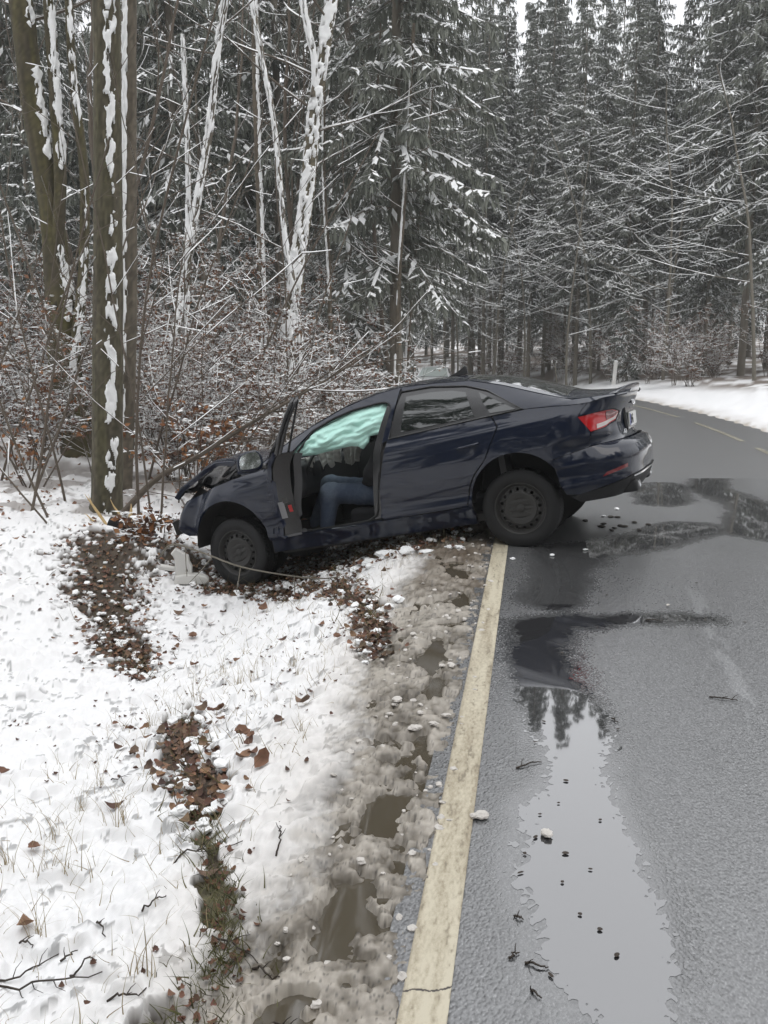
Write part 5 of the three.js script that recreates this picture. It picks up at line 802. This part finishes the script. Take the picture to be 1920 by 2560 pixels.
scatter('leaf_litter', leafKinds[3], S.leaf, 420, (R) => { const z = -(1.8 + 7 * R()), x = roadX(-z) - .6 - 2.6 * R(); if (x < z * .5 || vn(x * 1.5, z * 1.5, 4) < .45) return null; return [x, sy(x, z), z]; }, 'small dark leaf scraps sprinkled over the snowy verge', 'leaf litter', { seed: 415, tint: true, s0: .12, s1: .4, lift: .006 });
scatter('leaf_litter', leafKinds[2], S.leaf, 900, (R) => { const z = -(8.5 + 12 * R()), x = -6.5 + 6 * R(); if (roadW(x, -z) > -1.4) return null; return [x, sy(x, z), z]; }, 'loose brown leaves strewn over the snowy forest floor', 'leaf litter', { seed: 420, tint: true, s0: .7, s1: 1.2 });
{ // flecks of snow left on the litter, crumbs about the wheels
  const fleck = new THREE.IcosahedronGeometry(.02, 1); { const p = fleck.attributes.position; for (let i = 0; i < p.count; i++) { const k = .7 + .6 * hash(Math.round(p.getX(i) * 900), Math.round(p.getY(i) * 900 + p.getZ(i) * 77)); p.setXYZ(i, p.getX(i) * k * 1.3, p.getY(i) * k * .55, p.getZ(i) * k); } fleck.computeVertexNormals(); }
  scatter('snow_crumbs', fleck, M.treeSnow, 620, inPatch(.55, 3), 'crumbs of snow left among the brown leaves', 'snow', { seed: 430, s0: .5, s1: 1.7, lift: .03 });
  scatter('snow_crumbs', fleck, S.clump, 170, (R) => { const d = 1.6 + 6 * R(), s = .0 + .5 * R(), x = roadX(d) - s; return [x, sy(x, -d), -d]; }, 'small lumps of dirty slush along the road edge', 'slush', { seed: 431, s0: .25, s1: .8, lift: .004 });
}
{ // grass
  const bl = (L, w, bend) => { const g = new GB(); let p = null; for (let i = 0; i <= 4; i++) { const t = i / 4, ww = w * (1 - t * .95), a = g.v(-ww, L * t * (1 - .15 * bend * t), bend * L * t * t), b = g.v(ww, L * t * (1 - .15 * bend * t), bend * L * t * t); if (p) g.quad(p[0], p[1], b, a); p = [a, b]; } return g.geo(); };
  scatter('grass', bl(.06, .0022, .8), S.grass, 900, inPatch(.35, 1.5, 3.3), 'short green grass and moss showing in the bare strip', 'grass', { seed: 440, s0: .4, s1: 1.2, tilt: 1.6, lift: .004, tint: true });
  scatter('grass', bl(.12, .003, .9), std(.12, .105, .045, .9), 1500, inPatch(.25, 3.3, 9), 'olive and straw coloured grass among the fallen leaves', 'grass', { seed: 441, s0: .4, s1: 1.2, tilt: 1.8, lift: .004, tint: true });
  scatter('grass', bl(.09, .0018, .7), S.straw, 1500, (R) => { const z = -(1.7 + 5.5 * R()), s = .65 + 1.4 * R(), x = roadX(-z) - s; if (x < z * .5) return null; return [x, sy(x, z), z]; }, 'thin straw blades poking through the snow', 'grass', { seed: 442, s0: .4, s1: 1.1, tilt: 1.2, lift: 0 });
  const R = rng(8), spots = [[-1.06, -4.89], [-1.22, -4.56], [-1.24, -3.46], [-1.26, -3.21], [-1.33, -2.98], [-1.18, -2.92], [-.72, -4.88], [-.36, -3.72], [-1.25, -3.76], [-1.07, -2.87], [-1.01, -3.23], [-1.04, -2.5], [-.99, -5.37], [-.46, -4.67], [-.5, -4.9], [-.62, -2.12], [-1.15, -4.75], [-.83, -5.0]];
  const tuft = [0, 1, 2].map(k => { const gs = []; for (let i = 0; i < 11 + 3 * k; i++) { const g = bl(.08 + .13 * R(), .0017, .2 + .7 * R()); g.rotateX((R() - .3) * .7); g.rotateY(R() * 6.28); g.translate((R() - .5) * .07, 0, (R() - .5) * .05); gs.push(g); } return mergeGeometries(gs); });
  spots.forEach(([x, z], i) => { const m = mesh('grass_tuft', tuft[i % 3], S.straw); m.position.set(x, sy(x, z) - .01, z); m.rotation.y = R() * 6.28; m.scale.setScalar(.6 + .5 * R()); tag(m, 'dry straw coloured grass tuft sticking out of the snow', 'grass tuft', 'grass tufts in the snow'); });
}
{ // twigs on snow and road, bits of bark, clods of snow
  const R = rng(12);
  const twig = (a, b, r, label, group, rise = .012) => { const g = new GB(), n = 9, P = [], o = V3(a[0], sy(...a), a[1]); for (let i = 0; i <= n; i++) { const t = i / n, x = lerp(a[0], b[0], t) + (R() - .5) * .012, z = lerp(a[1], b[1], t) + (R() - .5) * .012; P.push(V3(x - o.x, sy(x, z) + r + rise * Math.sin(t * 3.1) - o.y, z - o.z)); } g.tube(P, t => r * (1 - .55 * t), 6); const dir = V3(b[0] - a[0], 0, b[1] - a[1]), L = dir.length(); for (let k = 0; k < Math.min(4, L / .08); k++) { const q = P[2 + Math.floor(R() * 6)], s = R() < .5 ? 1 : -1; g.tube([q, q.clone().add(V3(dir.x * .1 + s * dir.z * .12, .012, dir.z * .1 - s * dir.x * .12)), q.clone().add(V3(dir.x * .22 + s * dir.z * .18, .02, dir.z * .22 - s * dir.x * .18))], t => r * .5 * (1 - .6 * t), 4); } const m = mesh('fallen_twig', g.geo(), S.stick); m.position.copy(o); tag(m, label, 'twig', group); };
  for (const [a, b] of [[[-.7, -2.8], [-.48, -2.84]], [[-1.06, -2.26], [-.93, -2.37]], [[-1.06, -2.24], [-.75, -2.18]], [[-.91, -2.33], [-.89, -2.39]], [[-1.09, -2.48], [-1.02, -2.41]], [[-.72, -2.49], [-.65, -2.51]], [[-.86, -2.5], [-.82, -2.44]], [[-.34, -2.7], [-.34, -2.81]], [[-.48, -2.31], [-.34, -2.19]], [[-.34, -2.15], [-.27, -2.11]], [[-.86, -2.25], [-.77, -2.22]], [[-1.23, -3.87], [-1.12, -3.71]], [[-.29, -1.99], [-.22, -1.95]], [[-.69, -2.05], [-.6, -2.05]]]) twig(a, b, .0035, 'dark broken twig lying on the snowy verge', 'twigs on the verge');
  for (const [a, b] of [[[.37, -2.17], [.43, -2.15]], [[.37, -2.07], [.39, -2.04]], [[.33, -2.19], [.36, -2.21]], [[.51, -3.31], [.61, -3.36]], [[1.5, -4.03], [1.62, -3.99]], [[1.55, -5.25], [1.65, -5.23]], [[.99, -3.78], [1.01, -3.74]], [[.37, -2.37], [.39, -2.36]]]) twig(a, b, .004, 'small dark twig lying on the wet asphalt', 'twigs on the asphalt', .004);
  const bit = new THREE.IcosahedronGeometry(.011, 1); { const p = bit.attributes.position; for (let i = 0; i < p.count; i++) p.setXYZ(i, p.getX(i) * (1 + .5 * hash(Math.round(p.getX(i) * 5e3), 1)), p.getY(i) * .4, p.getZ(i) * (1 + .6 * hash(Math.round(p.getZ(i) * 5e3), 2))); bit.computeVertexNormals(); }
  for (const [x, z] of [[.62, -3.54], [.69, -3.75], [.62, -3.03], [2.12, -5.2], [.54, -2.95], [.42, -2.59], [.64, -2.61], [.54, -2.54], [.6, -2.31], [.56, -2.38], [.74, -2.91], [.94, -4.65], [.38, -4.46], [2.14, -6.11], [1.45, -5.8], [.99, -3.67], [.62, -2.2], [.43, -2.12], [.5, -2.8], [.68, -3.2], [.45, -2.7], [.58, -2.7]]) { const m = mesh('bark_crumb', bit, S.stick); m.position.set(x, .006, z); m.rotation.y = R() * 6; m.scale.set(.3 + .6 * R(), .2 + .2 * R(), .3 + .5 * R()); tag(m, 'dark crumb of bark lying in the puddle and on the road', 'debris', 'bark crumbs on the road'); }
  for (const [x, z] of [[2.15, -8.59], [2.21, -8.56], [1.87, -8.38], [2.05, -8.03], [2, -7.93], [2.13, -8.14], [2.16, -8.11], [2, -8.23], [2.3, -8.3], [1.95, -8.1], [2.4, -8.2], [2.25, -7.95]]) { const m = mesh('mud_clod', bit, std(.05, .042, .034, .8)); m.position.set(x, .008, z); m.rotation.y = R() * 6; m.scale.set(1.6 + 1.6 * R(), 1.5 + R(), 1.2 + R()); tag(m, 'dark clod of mud on the road behind the rear wheel', 'mud', 'mud clods behind the rear wheel'); }
  const clump = (seed) => { const g = new THREE.IcosahedronGeometry(.035, 3), p = g.attributes.position; for (let i = 0; i < p.count; i++) { const v = V3(p.getX(i), p.getY(i), p.getZ(i)), k = .35 + 1.3 * fbm(v.x * 62 + seed, v.y * 62 + v.z * 51, 4, seed); p.setXYZ(i, v.x * k * 1.35, v.y * k * .5, v.z * k); } g.computeVertexNormals(); return g; };
  const cg = [1, 2, 3].map(clump);
  for (const [x, z] of [[.27, -3.79], [.06, -3.95], [-.01, -4.54], [-.05, -4.94], [.16, -3.8], [.13, -3.63], [.33, -2.93], [.54, -2.81], [.34, -4.44], [-.07, -4.57], [1.77, -5.54], [.21, -3.67]]) { const m = mesh('snow_lump', cg[Math.floor(R() * 3)], S.clump); m.position.set(x, sy(x, z) + .012, z); m.rotation.y = R() * 6; m.scale.setScalar(.25 + .35 * R()); tag(m, 'rounded lump of wet snow lying along the edge line', 'snow lump', 'snow lumps by the edge line'); }
  for (const [x, z, s] of [[1.6, -7.14, .4], [1.3, -6.95, .45], [.98, -6.82, .5], [.72, -7.05, .6], [2.31, -9.0, .6], [2.08, -8.6, .5], [.2, -7.35, 2.2], [.36, -7.25, 1.6], [.05, -7.45, 2.4], [-.1, -7.5, 1.8], [.6, -7.2, .8]]) { const m = mesh('snow_lump', cg[Math.floor(R() * 3)], M.treeSnow); m.position.set(x, sy(x, z) + .01, z); m.rotation.y = R() * 6; m.scale.setScalar(s); tag(m, 'lump of snow churned up beside the sill and rear wheel', 'snow lump', 'churned snow lumps by the rear wheel'); }
}
{ // torn bumper part at the trunk foot
  const o = thing('bumper_fragment', 'torn black plastic bumper piece lying at the foot of the thick trunk', 'debris', [-2.68, -.4, -9.5]); o.scale.setScalar(.6); o.rotation.set(0, -.3, -.22); const g = new GB(); let pr = null;
  for (let i = 0; i <= 26; i++) { const t = i / 26, a = lerp(-.2, 2.3, t), x = -.36 + .78 * t, z = .16 - .3 * Math.sin(a * .9), y = .05 + .14 * Math.pow(1 - t, 2), row = [[0, 0], [.015, .05], [.05, .11], [.1, .14], [.11, .135]].map(([d, h]) => g.v(x + .02 * Math.sin(t * 9), y + h * (1 - .35 * t) + .012 * Math.sin(t * 14), z - d)); if (pr) for (let k = 0; k < 4; k++) g.quad(pr[k], pr[k + 1], row[k + 1], row[k]); pr = row; }
  mesh('shell', g.geo(), S.blackPlastic, o); const f = new GB(); f.tube([V3(-.3, .12, .1), V3(-.05, .05, -.06), V3(.2, .06, -.15), V3(.5, .13, -.05)], .008, 6); f.tube([V3(0, .06, .06), V3(.2, .05, .02), V3(.38, .1, -.12)], .012, 6); mesh('bracket', f.geo(), CM.under, o);
}
{ // pale washer tank torn from the car
  const o = thing('plastic_tank', 'torn milky white plastic tank lying in front of the front wheel', 'debris', [-1.84, -.53, -8.2]); o.rotation.y = .15;
  const sh = new THREE.Shape(); sh.moveTo(-.055, 0); sh.lineTo(-.06, .2); sh.lineTo(-.085, .235); sh.lineTo(-.055, .27); sh.lineTo(.045, .205); sh.lineTo(.055, .15); sh.lineTo(.075, .11); sh.lineTo(.07, .03); sh.lineTo(.06, 0); const hole = new THREE.Path(); hole.absellipse(.04, .075, .018, .026, 0, 6.283); sh.holes.push(hole);
  const ex = (s, d) => { const g = new THREE.ExtrudeGeometry(s, { depth: d, bevelEnabled: true, bevelSize: .012, bevelThickness: .012, bevelSegments: 3 }); return g; };
  const a = ex(sh, .05); a.translate(0, .04, 0); mesh('tank', a, S.milk, o);
  const s2 = new THREE.Shape(); s2.moveTo(-.07, 0); s2.lineTo(-.06, .05); s2.quadraticCurveTo(.08, .075, .2, .035); s2.quadraticCurveTo(.24, .01, .2, -.01); s2.quadraticCurveTo(.05, -.01, -.07, 0); const b = ex(s2, .09); b.translate(.0, .015, .0); mesh('foot', b, S.milk, o);
  const n = new GB(); n.tube([V3(-.06, .13, .03), V3(-.12, .14, .03), V3(-.2, .155, .03)], t => .022 + .006 * t, 10); mesh('neck', n.geo(), S.milk, o);
}
{ // splintered wood and the springy stick across the front wheel
  const R = rng(3); const spl = (a, b, r) => { const g = new GB(), o = V3(...a), d = V3(b[0] - a[0], b[1] - a[1], b[2] - a[2]); const P = [0, .2, .45, .7, 1].map(t => d.clone().multiplyScalar(t).add(V3((R() - .5) * .015, (R() - .5) * .015, (R() - .5) * .015))); g.tube(P, t => r * Math.sin(Math.PI * (.12 + .86 * t)), 5); for (let k = 0; k < 3; k++) { const q = P[1 + k].clone(); g.tube([q, q.clone().addScaledVector(d, .25).add(V3((R() - .5) * .05, .03 * R(), (R() - .5) * .05))], [r * .4, .001], 4); } const m = mesh('wood_splinter', g.geo(true), S.wood); m.position.copy(o); tag(m, 'pale freshly split wood splinter by the foot of the damaged trunk', 'splinter', 'splinters at the trunk foot'); };
  spl([-2.95, -.36, -9.75], [-3.2, .05, -9.7], .018); spl([-2.9, -.4, -9.7], [-3.25, -.18, -9.8], .015); spl([-2.78, -.34, -9.85], [-2.76, -.1, -9.9], .022); spl([-3.0, -.33, -9.8], [-3.35, -.22, -9.75], .01); spl([-2.85, -.3, -9.9], [-3.0, -.05, -9.95], .012);
  const g = new GB(), P = new THREE.CatmullRomCurve3(at3([[-2.0, -.25, -7.95], [-1.77, -.05, -7.6], [-1.54, -.09, -7.5], [-1.2, -.19, -7.4], [-.89, -.24, -7.35], [-.54, -.27, -7.3], [-.35, -.25, -7.28]])).getSpacedPoints(30), S0 = new GB(); g.tube(P, t => .0095 * (1 - .45 * t), 7); for (const [i, dx, dy, dz] of [[9, .02, -.24, .05], [13, -.18, -.2, .06], [17, -.03, -.2, .04], [24, .01, -.18, .03]]) { const q = P[i]; g.tube([q, q.clone().add(V3(dx * .5, dy * .55, dz)), q.clone().add(V3(dx, dy, dz * 1.5))], [.005, .004, .003], 5); }
  const m = mesh('bent_stick', g.geo(), M.paleTwig); tag(m, 'thin olive stick lying across the front wheel and sill', 'stick');
}
{ // road furniture at the bend
  const post = (x, z, h, label) => { const o = thing('delineator_post', label, 'post', [x, gy(x, z), z]); const sh = new THREE.Shape(); sh.moveTo(-.06, 0); sh.lineTo(.06, 0); sh.lineTo(.06, h - .04); sh.lineTo(-.06, h); const g = new THREE.ExtrudeGeometry(sh, { depth: .09, bevelEnabled: true, bevelSize: .008, bevelThickness: .008, bevelSegments: 2 }); g.translate(0, 0, -.045); mesh('shaft', g, S.postWhite, o); const r = mesh('snow', new THREE.SphereGeometry(.085, 14, 8), M.treeSnow, o); r.position.set(0, h - .01, 0); r.scale.set(1, .55, .9); o.rotation.z = -.07; return o; };
  post(8.92, -36.1, .95, 'white roadside delineator post standing in the snow outside the bend'); post(4.55, -50.7, .9, 'white delineator post far round the bend behind the car roof');
  const st = new GB(); st.tube([V3(0, -.1, 0), V3(-.1, .6, 0), V3(-.18, 1.15, 0)], .025, 7); const m = mesh('marker_stake', st.geo(), M.paleTwig); m.position.set(6.95, gy(6.95, -37) + .02, -37); tag(m, 'thin leaning wooden stake beside the road at the bend', 'stake');
}
renderer.render(scene, camera);
